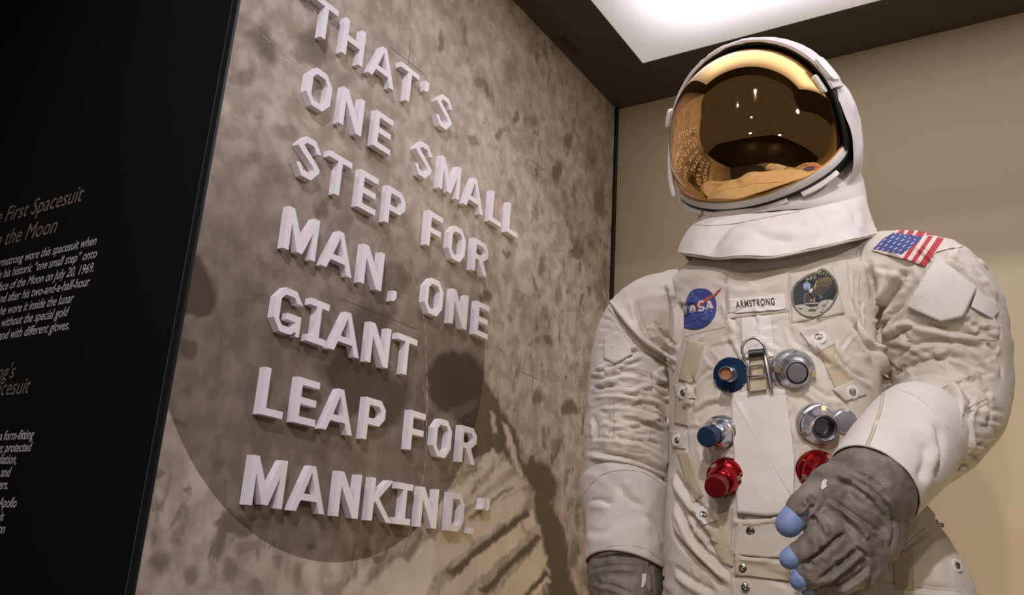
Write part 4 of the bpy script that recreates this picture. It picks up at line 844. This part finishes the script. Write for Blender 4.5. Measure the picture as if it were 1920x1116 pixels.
# ---- gas and water connectors
def connector(kind, px, py, rp, axis, metal, cap=None, tabs=(), yoff=0.0):
    h, nn = cast(tb, px, py); k = depth(h)/FPX; R = rp*k; z = np.array(axis, float); z /= np.linalg.norm(z); h = h+z*(yoff+.003)
    e = empty('hose_connector', h); e.parent = suit; e.matrix_parent_inverse = suit.matrix_basis.inverted(); e.empty_display_size = .01
    bpy.context.view_layer.update()
    def part(name, prof, m, n=44, o=h, cp=True):
        V, Fc = lathe(prof, n, cp); ob = mesh(name, place(V, o, z), Fc, m, None)
        ob.parent = e; ob.matrix_parent_inverse = e.matrix_world.inverted(); return ob
    if kind == 'port':      # low blue disc with a chrome nipple
        part('flange', [(R, -.012), (R, .001), (R*.96, .003), (R*.55, .0035), (R*.52, .006), (R*.45, .0062), (R*.42, .003), (R*.3, .003)], metal)
        o2 = h+z*.003
        part('nozzle', [(R*.42, 0), (R*.42, .004), (R*.30, .007), (R*.29, .016), (R*.36, .017), (R*.37, .0215), (R*.34, .023), (R*.40, .026), (R*.40, .034), (R*.355, .035), (R*.35, .029), (R*.35, .028)], M['metal'], o=o2, cp=False)
        part('mesh_screen', [(R*.36, .026), (R*.36, .0295), (R*.33, .0300), (.0005, .0302)], M['copper'], o=o2)
    elif kind == 'disc':    # silver valve with a dark round button
        part('flange', [(R, -.012), (R, .0015), (R*.965, .003), (R*.86, .003), (R*.84, .0045)], metal)
        part('valve_body', [(R*.80, .002), (R*.80, .008), (R*.74, .012), (R*.62, .019), (R*.55, .0215), (R*.535, .0235), (R*.50, .0235), (R*.48, .020), (R*.47, .016)], metal)
        part('button', [(R*.44, .014), (R*.44, .0225), (R*.42, .0245), (R*.405, .0248), (R*.37, .0249), (R*.1, .0249), (.0003, .0249)], M['button'])
        part('button_gap', [(R*.475, .0150), (R*.475, .0185), (R*.43, .0186)], M['dark'])
    elif kind == 'open':
        part('flange', [(R, -.012), (R, .0015), (R*.965, .003), (R*.90, .0032), (R*.88, .006)], metal)
        part('valve_body', [(R*.88, .002), (R*.87, .008), (R*.80, .013), (R*.66, .020), (R*.62, .0245), (R*.60, .0275), (R*.555, .0280), (R*.51, .0265), (R*.50, .010), (R*.30, .001), (R*.1, .000)], metal)
        part('socket', [(R*.505, .004), (R*.50, .0250), (R*.465, .0245), (R*.455, .014), (R*.36, .0095), (R*.30, .0085), (.0003, .0080)], M['socket'])
    elif kind == 'capped':
        part('flange', [(R, -.014), (R, .0015), (R*.965, .003), (R*.92, .0032), (R*.90, .005)], metal)
        part('valve_body', [(R*.90, .002), (R*.89, .007), (R*.82, .009), (R*.80, .014), (R*.74, .018), (R*.70, .023), (R*.62, .026), (R*.58, .027)], metal)
        part('neck', [(R*.50, .024), (R*.50, .030), (R*.55, .031), (R*.55, .034), (R*.47, .035), (R*.47, .038)], cap)
        part('cap', [(R*.55, .035), (R*.58, .0365), (R*.58, .046), (R*.56, .048), (R*.535, .0485), (R*.50, .0486), (R*.1, .0486), (.0003, .0486)], cap)
    x = np.array(sx)-z*(sx@z); x /= np.linalg.norm(x); y = np.cross(z, x)
    for a in range(6):
        t = math.radians(a*60+20); V, Fc = lathe([(R*.055, -.001), (R*.055, .0012), (R*.03, .0022)], 10)
        ob = mesh('screw', place(V, h+(x*math.cos(t)+y*math.sin(t))*R*.92+z*.003, z), Fc, M['metal'] if metal is not M['metal'] else M['steel']); ob.parent = e; ob.matrix_parent_inverse = e.matrix_world.inverted()
    for a in tabs:
        t = math.radians(a); d_ = x*math.cos(t)+y*math.sin(t); s_ = np.cross(z, d_); c = h+d_*R*.80+z*.010; w = R*.11
        V = []
        for q in (-1, 1): V += [c+s_*w*q-d_*w*1.1, c+s_*w*q+d_*w*1.0-z*.004, c+s_*w*q+d_*w*1.3+z*.001, c+s_*w*q-d_*w*.9+z*.006]
        Fc = [(0, 1, 2, 3), (7, 6, 5, 4), (0, 4, 5, 1), (1, 5, 6, 2), (2, 6, 7, 3), (3, 7, 4, 0)]
        ob = mesh('tab', V, Fc, M['brass'], None, False); recalc(ob.data); ob.parent = e; ob.matrix_parent_inverse = e.matrix_world.inverted()
    return e
toC = -cf
connector('port', 1371, 703, 33, toC-sx*.42+UP*.15, M['blue'])['label'] = 'low blue disc connector with chrome nozzle'
connector('disc', 1486, 696, 41, toC-sx*.06-UP*.02, M['metal'], tabs=(168, 350))['label'] = 'silver round valve with flat button'
connector('capped', 1352, 812, 33, toC-sx*.62+UP*.05, M['metal'], M['bluecap'], (20, 120, 250))['label'] = 'silver connector with blue cap'
connector('open', 1534, 798, 41, toC-sx*.02+UP*.02, M['metal'], tabs=(80, 200, 272))['label'] = 'silver connector with open dark socket'
connector('capped', 1361, 896, 36, toC-sx*.52-UP*.06, M['red'], M['redcap'], (10, 120, 260))['label'] = 'red connector with red cap'
connector('open', 1534, 884, 39, toC+UP*.05, M['red'], tabs=(60, 190))['label'] = 'red connector partly hidden by the glove'
# side lever beside the open connector
h, nn = cast(tb, 1578, 790); V, Fc = lathe([(.017, -.01), (.017, .008), (.015, .010), (.0005, .0103)], 28); mesh('valve_lever', place(V, h+nn*.004, toC), Fc, M['metal'], suit)

# ---- D-ring and buckle
bk = empty('buckle', S(1420, 690, -.17)); bk.parent = suit; bk.matrix_parent_inverse = suit.matrix_basis.inverted(); bpy.context.view_layer.update()
def bpart(name, VF, m, smooth=True):
    ob = mesh(name, VF[0], VF[1], m, None, smooth); ob.parent = bk; ob.matrix_parent_inverse = bk.matrix_world.inverted(); return ob
hb, nb_ = cast(tb, 1416, 700); yb = (hb-ORG)@sy-.014
def B(x, y, d=0.0): return S(x, y, yb-d)
bpart('ring', tube(catmull([B(1405, 688, .004), B(1395, 670, .006), B(1391, 655, .008), B(1398, 640, .008), B(1414, 634, .008), B(1429, 643, .008), B(1436, 660, .006), B(1441, 676, .005), B(1442, 686, .003), B(1434, 686, .004)], 6), [.0021]*55, 12), M['steel'])
bpart('roller', tube([B(1404, 664, .006), B(1433, 661, .006)], [.0062, .0062], 20, dome=False), M['dark'])
def plate(corners, th, inner=None):
    V = []; Fc = []
    n = len(corners)
    for d in (0, th): V += [B(x, y, dd+d) for x, y, dd in corners]
    Fc = [tuple(range(n))[::-1], tuple(range(n, 2*n))]+[(i, (i+1) % n, n+(i+1) % n, n+i) for i in range(n)]
    return V, Fc
bpart('frame_bar', merge(tube([B(1404, 672, .004), B(1402, 700, .004), B(1404, 731, .001)], [.0024]*3, 10), tube([B(1434, 668, .004), B(1440, 700, .004), B(1446, 728, .001)], [.0034]*3, 10)), M['steel'])
bpart('strap', plate([(1406, 672, 0), (1433, 668, 0), (1438, 730, -.002), (1406, 734, -.002)], .0025), M['strap'], False)
bpart('frame_bar', merge(tube([B(1404, 706, .006), B(1433, 704, .006)], [.0016]*2, 8), tube([B(1408, 687, .006), B(1431, 684, .006)], [.0013]*2, 8), tube([B(1408, 687, .006), B(1408, 706, .006)], [.0013]*2, 8), tube([B(1431, 684, .006), B(1433, 704, .006)], [.0013]*2, 8), tube([B(1402, 673, .006), B(1434, 668, .006)], [.0016]*2, 8)), M['steel'])

# ---- gauntlet cuffs and gloves
def gauntlet(name, pts, n=72, th=.0022, folds=(), nz=.0020, seed=0, arch=None):
    P = []; R = []
    for px, py, r, yl in pts: P.append(S(px, py, yl)); R.append(r*mpx(px, py, yl))
    PR = catmull(np.hstack([np.array(P), np.array(R)[:, None]]), 14); P, R = PR[:, :3], PR[:, 3]
    V, Fc = tube(P, R, 96, False)
    if arch:
        c0 = np.array(P); nP = len(P)
        for i_ in range(len(V)):
            d_ = V[i_]-c0[i_//96]; f_ = max(0, -(d_@sy))/R[i_//96]; V[i_] = V[i_]+UP*(arch[0]+(arch[1]-arch[0])*(i_//96)/(nP-1))*f_**1.5
    me = bpy.data.meshes.new(name); me.from_pydata([tuple(v) for v in V], [], Fc); me.update(); recalc(me)
    t = bvh_of(me); cloth_noise(me, nz, 12, seed)
    if folds: crease(me, t, folds)
    o = link(name, me, M['white'], suit); s = o.modifiers.new('s', 'SOLIDIFY'); s.thickness = th; s.offset = 1; return o, bvh_of(me), P, R
g1, tg1, _, _ = gauntlet('gauntlet_cuff', [(1172, 912, 82, 0), (1172, 930, 80, 0), (1173, 960, 74, 0), (1173, 1000, 70, 0), (1172, 1062, 71, 0)], arch=(.030, .022), folds=[
    ([(1105, 942), (1125, 938), (1150, 946)], .008, .004, 1), ([(1160, 905), (1180, 935), (1205, 950)], .009, .0025, -1), ([(1205, 960), (1230, 990), (1240, 1020)], .010, .004, 1), ([(1100, 990), (1120, 1000), (1150, 995)], .01, .003, 1)], seed=3)
g1['label'] = 'white cuff over the left sleeve in the picture'
sew('stitching', tg1, [[(1098, 925), (1125, 893), (1165, 882), (1210, 888), (1245, 915)], [(1107, 1037), (1150, 1024), (1200, 1026), (1236, 1048)]], .0006, M['thread'], suit, .0023)
g2, tg2, _, _ = gauntlet('gauntlet_cuff', [(1728, 798, 84, -.10), (1712, 818, 90, -.13), (1685, 852, 92, -.17), (1655, 888, 87, -.205), (1636, 912, 86, -.225)], folds=[
    ([(1752, 790), (1760, 850), (1740, 900)], .012, .008, 1), ([(1735, 830), (1728, 880), (1700, 930)], .012, .006, -1), ([(1640, 780), (1680, 800), (1700, 850)], .012, .002, 1)], nz=.0012, seed=8)
g2['label'] = 'white cuff over the right forearm in the picture'
sew('cuff_seam', tg2, [[(1658, 730), (1650, 770), (1628, 830), (1604, 866)], [(1662, 731), (1654, 771), (1632, 832), (1608, 868)], [(1560, 862), (1580, 866), (1606, 866)]], .0011, M['strap'], suit, .0022)
sew('stitching', tg2, [[(1650, 726), (1690, 735), (1730, 755), (1775, 805)], [(1605, 740), (1590, 770), (1570, 810)], [(1622, 745), (1606, 780), (1590, 812)]], .0005, M['thread'], suit, .0023)
# gloves
def glove(name, parts, voxel=.0019, sm=4, folds=None, seed=0, amp=.0018):
    me = remesh(*merge(*parts), voxel, sm, .6); t = bvh_of(me); cloth_noise(me, amp, 28, seed)
    if folds: crease(me, t, [(p_, w_*.8, d_*1.25, s_) for p_, w_, d_, s_ in folds])
    return link(name, me, M['glove'], suit), me
HY = -.265
hand = [T([(1650, 895, 70, -.218), (1633, 916, 85, -.232), (1612, 945, 81, -.245), (1596, 975, 70, -.255)], n=40, sub=4), T([(1565, 915, 48, -.27), (1555, 965, 50, -.27), (1560, 1010, 46, -.275)], n=32), T([(1650, 960, 52, -.235), (1630, 1010, 56, -.25), (1605, 1050, 42, -.265)], n=32), T([(1600, 960, 60, -.26), (1590, 1020, 60, -.265)], n=32),
        T([(1560, 985, 38, -.285), (1538, 1015, 32, -.305), (1512, 1034, 26, -.310), (1502, 1038, 24, -.310)], n=24), T([(1600, 1030, 36, -.28), (1565, 1052, 32, -.305), (1530, 1075, 27, -.310), (1516, 1080, 25, -.310)], n=24),
        T([(1625, 1050, 32, -.265), (1592, 1078, 29, -.295), (1555, 1094, 25, -.300), (1540, 1098, 23, -.300)], n=24), T([(1640, 1050, 28, -.25), (1620, 1082, 26, -.275), (1588, 1104, 22, -.280)], n=24),
        T([(1560, 905, 36, -.265), (1528, 932, 30, -.29), (1506, 950, 29, -.30), (1498, 960, 28, -.30)], n=24)]
GF = [([(1555, 875), (1600, 900), (1650, 935), (1680, 975)], .007, .004, 1), ([(1560, 895), (1610, 920), (1640, 945)], .006, .004, -1), ([(1545, 945), (1575, 975), (1600, 1010)], .006, .004, 1), ([(1550, 930), (1600, 965), (1650, 1000), (1660, 1030)], .006, .004, 1), ([(1530, 1000), (1540, 1030), (1532, 1045)], .005, .003, 1),
      ([(1497, 1062), (1530, 1046), (1570, 1010), (1585, 1002)], .006, .008, 1), ([(1530, 1092), (1560, 1070), (1590, 1045), (1610, 1030)], .006, .007, 1), ([(1560, 1108), (1600, 1085), (1630, 1060)], .006, .006, 1), ([(1512, 930), (1520, 955), (1500, 975)], .006, .006, 1), ([(1520, 965), (1535, 985), (1545, 1010)], .006, .004, -1),
      ([(1585, 1005), (1600, 1020), (1640, 1060)], .006, .005, 1), ([(1600, 1030), (1590, 1050), (1560, 1060)], .005, .003, 1), ([(1670, 960), (1676, 1000), (1665, 1030)], .008, .004, 1), ([(1560, 950), (1610, 1000), (1620, 1015)], .006, .003, -1), ([(1590, 880), (1640, 905), (1672, 945)], .006, .003, 1), ([(1515, 925), (1530, 945), (1512, 960)], .005, .003, 1)]
gr, gme = glove('glove', hand, folds=GF); gr['label'] = 'grey woven glove held in front of the waist'
tg = bvh_of(gme)
def ftip(pts, par, name='fingertip'):
    V, Fc = T(pts, n=28, sub=5); o = mesh(name, V, Fc, M['tip'], par); return o
for q in ([(1500, 956, 25, -.300), (1486, 974, 25.5, -.303), (1479, 983, 25, -.304)], [(1503, 1036, 20.5, -.310), (1488, 1044, 20.5, -.312), (1481, 1048, 20, -.312)], [(1517, 1078, 21, -.310), (1504, 1085, 20.5, -.312), (1500, 1088, 20, -.312)], [(1541, 1097, 18, -.300), (1524, 1103, 17, -.302), (1518, 1106, 16, -.302)], [(1588, 1104, 17, -.280), (1568, 1112, 17, -.282)]):
    ftip(q, gr)
patch_t = tg
V, Fc, PX, n_ = poly_patch(tg, [(1541, 903), (1546, 898), (1551, 900), (1549, 907), (1551, 912), (1546, 916), (1541, 919), (1539, 913), (1541, 908)], 4, 24, .0012); V = relax(V, n_, 4, 1, PX); mesh('worn_spot', V, Fc, M['white'], gr)
hx = 1172
hand2 = [T([(hx, 1035, 66, 0), (hx, 1080, 69, 0), (hx+2, 1130, 66, -.005), (hx+2, 1190, 56, -.01)], n=40), T([(hx+18, 1150, 42, -.01), (hx+24, 1230, 40, -.015)], n=28), T([(hx-20, 1150, 40, -.01), (hx-18, 1230, 38, -.015)], n=28)]
fing = [(hx-42, 20), (hx-14, 22), (hx+15, 22), (hx+42, 21)]; tips2 = []
for i, (fx_, r_) in enumerate(fing):
    L = [60, 88, 92, 74][i]; hand2.append(T([(fx_, 1235, r_+4, -.015), (fx_+2, 1270, r_+2, -.02), (fx_+4, 1235+L, r_, -.035)], n=20)); tips2.append([(fx_+4, 1235+L, r_-3, -.035), (fx_+5, 1250+L, r_-3, -.04), (fx_+5, 1262+L, r_-4, -.043)])
hand2.append(T([(hx+40, 1150, 32, -.02), (hx+66, 1190, 28, -.035), (hx+74, 1225, 25, -.045)], n=20)); tips2.append([(hx+74, 1225, 22, -.045), (hx+76, 1245, 22, -.048), (hx+77, 1252, 21, -.049)])
gl, gme2 = glove('glove', hand2, folds=[([(1105, 1070), (1150, 1062), (1200, 1064)], .006, .003, 1), ([(1215, 1045), (1222, 1080), (1225, 1116)], .007, .004, 1), ([(1100, 1090), (1150, 1100), (1190, 1116)], .006, .003, 1), ([(1110, 1050), (1160, 1042), (1205, 1040)], .006, .003, -1)], seed=5)
gl['label'] = 'grey woven glove hanging at the left side'
for q in tips2: ftip(q, gl)
tgl = bvh_of(gme2); V, Fc, PX, n_ = poly_patch(tgl, [(1204, 1076), (1212, 1076), (1211, 1092), (1206, 1102), (1202, 1102)], 4, 24, .0012); V = relax(V, n_, 4, 1, PX); mesh('worn_spot', V, Fc, M['white'], gl)

# ================================================================== HELMET
HC = CAM+ray(1417, 253)*1.545; HR = 0.1485
ha = math.radians(-12); hf = np.array([math.sin(ha), -math.cos(ha), 0]); hr = np.array([math.cos(ha), math.sin(ha), 0]); hu = UP.copy()
hel = empty('helmet', HC); hel.parent = suit; hel.matrix_parent_inverse = suit.matrix_basis.inverted(); bpy.context.view_layer.update()
hel['label'] = 'white helmet with large gold mirrored visor'
def warp(V):
    # the visor and shell are a little fuller below the ears than a true sphere
    V = np.array(V, float); d = V-HC; z = d@hu; k = smoothstep(-z/(HR*.80)); a = d@hr; b_ = d@hf
    return HC+np.outer(z, hu)+np.outer(a*(1+.12*k), hr)+np.outer(b_*(1+np.where(b_ > 0, .13, .10)*k), hf)
def hpart(name, V, Fc, m, smooth=True, label=None, w_=True):
    if w_: V = warp(V)
    ob = mesh(name, V, Fc, m, None, smooth); recalc(ob.data); ob.parent = hel; ob.matrix_parent_inverse = hel.matrix_world.inverted()
    if label: ob['label'] = label
    return ob
def sph(px, py, R=HR, C=None):
    C = HC if C is None else C; q = ray(px, py); q = q/np.linalg.norm(q); oc = CAM-C; b_ = oc@q; disc = b_*b_-(oc@oc-R*R)
    return CAM+q*(-b_-math.sqrt(max(disc, 0)))
def plane3(a, b_, c, keep):
    n = np.cross(b_-a, c-a); n /= np.linalg.norm(n)
    if (keep-a)@n < 0: n = -n
    return n, n@a
TILT = math.radians(28)
nA = hf*math.cos(TILT)-hu*math.sin(TILT)*0.0+0*hr     # start: vertical plane through the ears
# arch plane: contains the ear axis hr and leans forward at the top
nA = hf*math.cos(TILT)-hu*math.sin(TILT)
dA = nA@HC+0.004
pB = [sph(1556, 297), sph(1465, 359), sph(1335, 381)]
nB, dB = plane3(pB[0], pB[1], pB[2], HC)
def frameof(n):
    a = np.cross(n, hu); a /= np.linalg.norm(a); return a, np.cross(a, n)
# visor: sphere part in front of plane A and above plane B
def clipped_sphere(C, R, planes, n=160, m_=80, squash=1.0):
    bm = bmesh.new(); bmesh.ops.create_uvsphere(bm, u_segments=n, v_segments=m_, radius=R)
    for v in bm.verts: v.co = Vector(C+hr*v.co.x-hf*v.co.y*squash+hu*v.co.z)
    for pn, pd in planes:
        bmesh.ops.bisect_plane(bm, geom=bm.verts[:]+bm.edges[:]+bm.faces[:], plane_co=Vector(pn*pd), plane_no=Vector(pn), clear_inner=True)
    return bm
bm = clipped_sphere(HC, HR, [(nA, dA), (nB, dB)]); me = bpy.data.meshes.new('visor'); bm.to_mesh(me); bm.free(); recalc(me); set_co(me, warp(get_co(me)))
vo = link('visor', me, M['visor'], None); vo.parent = hel; vo.matrix_parent_inverse = hel.matrix_world.inverted(); vo['label'] = 'gold mirrored visor'
s = vo.modifiers.new('s', 'SOLIDIFY'); s.thickness = .002; s.offset = -1
# dark inner liner behind the visor
bm = clipped_sphere(HC, HR*1.012, [(-nA, -dA-.012)]); me = bpy.data.meshes.new('liner'); bm.to_mesh(me); bm.free(); recalc(me); set_co(me, warp(get_co(me)))
lo = link('liner', me, M['gasket'], None); lo.parent = hel; lo.matrix_parent_inverse = hel.matrix_world.inverted()
def circle_pts(n_, d_, R, t0_, t1_, k, C=None):
    """points of the circle where the sphere of radius R meets the plane"""
    C = HC if C is None else C; o = C+n_*(d_-n_@C); h_ = d_-n_@C; r = math.sqrt(max(R*R-h_*h_, 1e-6)); a, b_ = frameof(n_)
    return [o+(a*math.cos(t)+b_*math.sin(t))*r for t in np.linspace(t0_, t1_, k)], o
def strip(n_, d_, sec, t0_, t1_, k, C=None, taper=None):
    """sweep a cross-section (radial offset, axial offset) around the circle"""
    C = HC if C is None else C; o = C+n_*(d_-n_@C); a, b_ = frameof(n_); rings = []
    for i, t in enumerate(np.linspace(t0_, t1_, k)):
        e_ = a*math.cos(t)+b_*math.sin(t); f_ = taper(i/(k-1)) if taper else (1, 0)
        rings.append([o+e_*(r*f_[0]+f_[1])+n_*ax for r, ax in sec])
    return loft(rings, True)
# which way round: find the angle whose point is highest
a_, b_ = frameof(nA); up_t = math.pi/2 if b_@hu > 0 else -math.pi/2
RO = HR
arch_sec = [(RO*1.035, .008), (RO*1.05, .014), (RO*1.075, .014), (RO*1.095, .008), (RO*1.10, -.004), (RO*1.095, -.022), (RO*1.06, -.030), (RO*1.03, -.028), (RO*1.02, -.01)]
pt = HC+(a_*math.cos(up_t+.9)+b_*math.sin(up_t+.9))*RO; sg = 1 if proj(pt)[0] > 1430 else -1
V, Fc = strip(nA, dA, arch_sec, up_t-sg*math.radians(108), up_t+sg*math.radians(78), 120); V = [np.array(v) for v in V]
ar = hpart('sun_shade_rim', V, Fc, M['white'], label='white cloth-covered arch over the visor'); cloth_noise(ar.data, .0012, 30, 4)
V, Fc = strip(nA, dA, [(RO*1.015, .010), (RO*1.05, .012), (RO*1.05, -.02), (RO*1.0, -.02)], up_t-math.radians(112), up_t+math.radians(116), 120); hpart('gasket', V, Fc, M['gasket'])
# outer cloth shell behind
SC = HC-hf*.026-hu*.006; SR = HR*1.07
bm = clipped_sphere(SC, SR, [(-nA, -(dA+.004))], 180, 90); me = bpy.data.meshes.new('helmet_shell'); bm.to_mesh(me); bm.free(); recalc(me); set_co(me, warp(get_co(me)))
cloth_noise(me, .0035, 16, 2, (1, 1, .6)); 
so = link('helmet_shell', me, M['white'], None); so.parent = hel; so.matrix_parent_inverse = hel.matrix_world.inverted(); so['label'] = 'white cloth shell at the back of the helmet'
# lower rim under the visor
aB, bB = frameof(nB); fr = hf-nB*(hf@nB); fr /= np.linalg.norm(fr); tc_ = math.atan2(fr@bB, fr@aB)
oB = HC+nB*(dB-nB@HC); rB = math.sqrt(HR**2-(dB-nB@HC)**2)
span = math.radians(100)
V, Fc = strip(nB, dB, [(rB*.985, .002), (rB*1.022, .003), (rB*1.034, -.001), (rB*1.034, -.008), (rB*1.02, -.010), (rB*.99, -.010)], tc_-span, tc_+span, 120); hpart('visor_rim', V, Fc, M['rim'], label='ivory rim along the lower edge of the visor')
V, Fc = strip(nB, dB, [(rB*.97, -.009), (rB*1.028, -.009), (rB*1.028, -.016), (rB*.97, -.016)], tc_-span, tc_+span, 120); hpart('lower_gasket', V, Fc, M['gasket'])
# outer lower flange pieces that flare at the chin
def flange(t0_, t1_, w0, w1):
    V, Fc = strip(nB, dB, [(rB*1.0, -.0145), (rB*1.03, -.0135), (rB*1.055, -.0185), (rB*1.05, -.0215), (rB*1.0, -.0175)], t0_, t1_, 40, taper=lambda u: (1, (w0+(w1-w0)*u)*math.sin(math.pi*min(max(u, .03), .97))**.35))
    return V, Fc
V, Fc = flange(tc_-math.radians(38), tc_+math.radians(14), .000, .004); hpart('rim_flange', V, Fc, M['rim'])
V, Fc = flange(tc_+math.radians(16), tc_+math.radians(50), .006, .002); hpart('rim_flange', V, Fc, M['rim'])
V, Fc = flange(tc_-math.radians(70), tc_-math.radians(46), .002, .004); hpart('rim_flange', V, Fc, M['rim'])
# hinge blocks
def block(c, ex, ey, ez, dims, bev=.3):
    V = []; rr_ = []
    n = 24; rings = []
    for zz, sc in ((-.5, .9), (-.42, 1), (.42, 1), (.5, .9)):
        ring_ = []
        for j in range(n):
            t = 2*math.pi*j/n; co_, si = math.cos(t), math.sin(t); x = math.copysign(abs(co_)**.45, co_)*.5*sc; y = math.copysign(abs(si)**.45, si)*.5*sc
            ring_.append(c+ex*x*dims[0]+ey*y*dims[1]+ez*zz*dims[2])
        rings.append(ring_)
    return loft(rings)
def onarch(deg, rad, ax):
    t = up_t+math.radians(deg); e_ = a_*math.cos(t)+b_*math.sin(t); o = HC+nA*(dA-nA@HC); return o+e_*rad+nA*ax, e_, np.cross(nA, e_)
# decide which sign is the viewer's right
pt, _, _ = onarch(50, RO, 0); sgn = 1 if proj(pt)[0] > 1430 else -1
c, e_, tn = onarch(sgn*66, RO*1.09, .0); V, Fc = block(c, tn, nA, e_, (.048, .034, .007)); hpart('hinge_cover', V, Fc, M['rim'])
c, e_, tn = onarch(-sgn*63, RO*1.11, .004); V, Fc = block(c, tn, nA, e_, (.036, .026, .008)); hpart('hinge_cover', V, Fc, M['rim'])
# side shade strip on the left
Lp = [CAM+ray(x, y)*1.56 for x, y in ((1261, 245), (1258, 290), (1258, 335), (1263, 366))]
V, Fc = tube(Lp, [.0045, .0055, .0055, .0045], 16, sub=5); hpart('side_shade', V, Fc, M['white'], w_=False)
# inner latch seen through the gap
c, e_, tn = onarch(sgn*72, RO*.985, .022); V, Fc = block(c, tn, nA, e_, (.034, .014, .006)); hpart('latch', V, Fc, M['rim'])

# ---- neck skirt
def skirt():
    rings = []; n = 128
    rows = [(1468, 386, 138, .084, 0), (1462, 402, 150, .102, 0), (1457, 416, 157, .114, 0), (1454, 430, 163, .124, 0), (1452, 448, 169, .132, 0), (1452, 462, 173, .138, 0), (1452, 470, 175, .141, 0)]
    for i, (cx, cy, hw, bd, yl) in enumerate(rows):
        c = S(cx, cy, yl-.03); a = hw*mpx(cx, cy, yl-.03); R = []; u = i/(len(rows)-1)
        for j in range(n):
            t = 2*math.pi*j/n; co_, si = math.cos(t), math.sin(t)
            fr_ = max(0, -si); dz = -(.050+.014*u)*fr_**1.2+.010*abs(co_)*u*u
            wav = .0045*u*(math.sin(t*7+1)+.6*math.sin(t*11+2.2))*(.4+.6*fr_)
            R.append(c+sx*(a+wav)*co_+sy*(bd+wav)*si+UP*dz)
        rings.append(R)
    G_ = np.array(rings); out = [catmull(G_[:, j], 6) for j in range(n)]; R2 = np.array(out).transpose(1, 0, 2)
    return loft([list(r) for r in R2], False)
V, Fc = skirt(); me = bpy.data.meshes.new('neck_skirt'); me.from_pydata([tuple(v) for v in V], [], Fc); me.update(); recalc(me)
cloth_noise(me, .0022, 14, 6); ts = bvh_of(me)
crease(me, ts, [([(1330, 480), (1370, 430), (1400, 425)], .014, .004, 1), ([(1400, 425), (1450, 450), (1500, 455)], .014, .004, -1), ([(1520, 390), (1540, 430), (1530, 460)], .012, .004, 1), ([(1580, 370), (1600, 400), (1605, 430)], .012, .004, -1)])
sk = link('neck_skirt', me, M['white'], None); sk.parent = hel; sk.matrix_parent_inverse = hel.matrix_world.inverted(); sk['label'] = 'white cloth skirt round the neck of the helmet'
s = sk.modifiers.new('s', 'SOLIDIFY'); s.thickness = .003; s.offset = 1
ts = bvh_of(me)
for l in ([(1304, 424), (1340, 426), (1400, 419), (1450, 409), (1500, 400)], [(1290, 489), (1340, 497), (1400, 493), (1450, 483), (1520, 462), (1580, 442), (1612, 430)]):
    Vs, Fs = cord(ts, l, .0005, .0034, 10)
    if Vs: hpart('stitching', Vs, Fs, M['thread'], w_=False)
Vn, Fn = loft([ell(*q) for q in [(1482, 325, 116, .060), (1478, 355, 130, .075), (1471, 380, 141, .088), (1464, 405, 150, .098), (1458, 440, 158, .105)]], False)
nl = mesh('neck_lining', Vn, Fn, M['white'], None); nl.parent = hel; nl.matrix_parent_inverse = hel.matrix_world.inverted(); s = nl.modifiers.new('s', 'SOLIDIFY'); s.thickness = .002
hem = V[-128:]; Vh, Fh = tube(list(hem)+[hem[0]], [.0022]*129, 8, False, dome=False); hpart('skirt_hem', Vh, Fh, M['white'], w_=False)
print('verts', sum(len(o.data.vertices) for o in bpy.data.objects if o.type == 'MESH'))
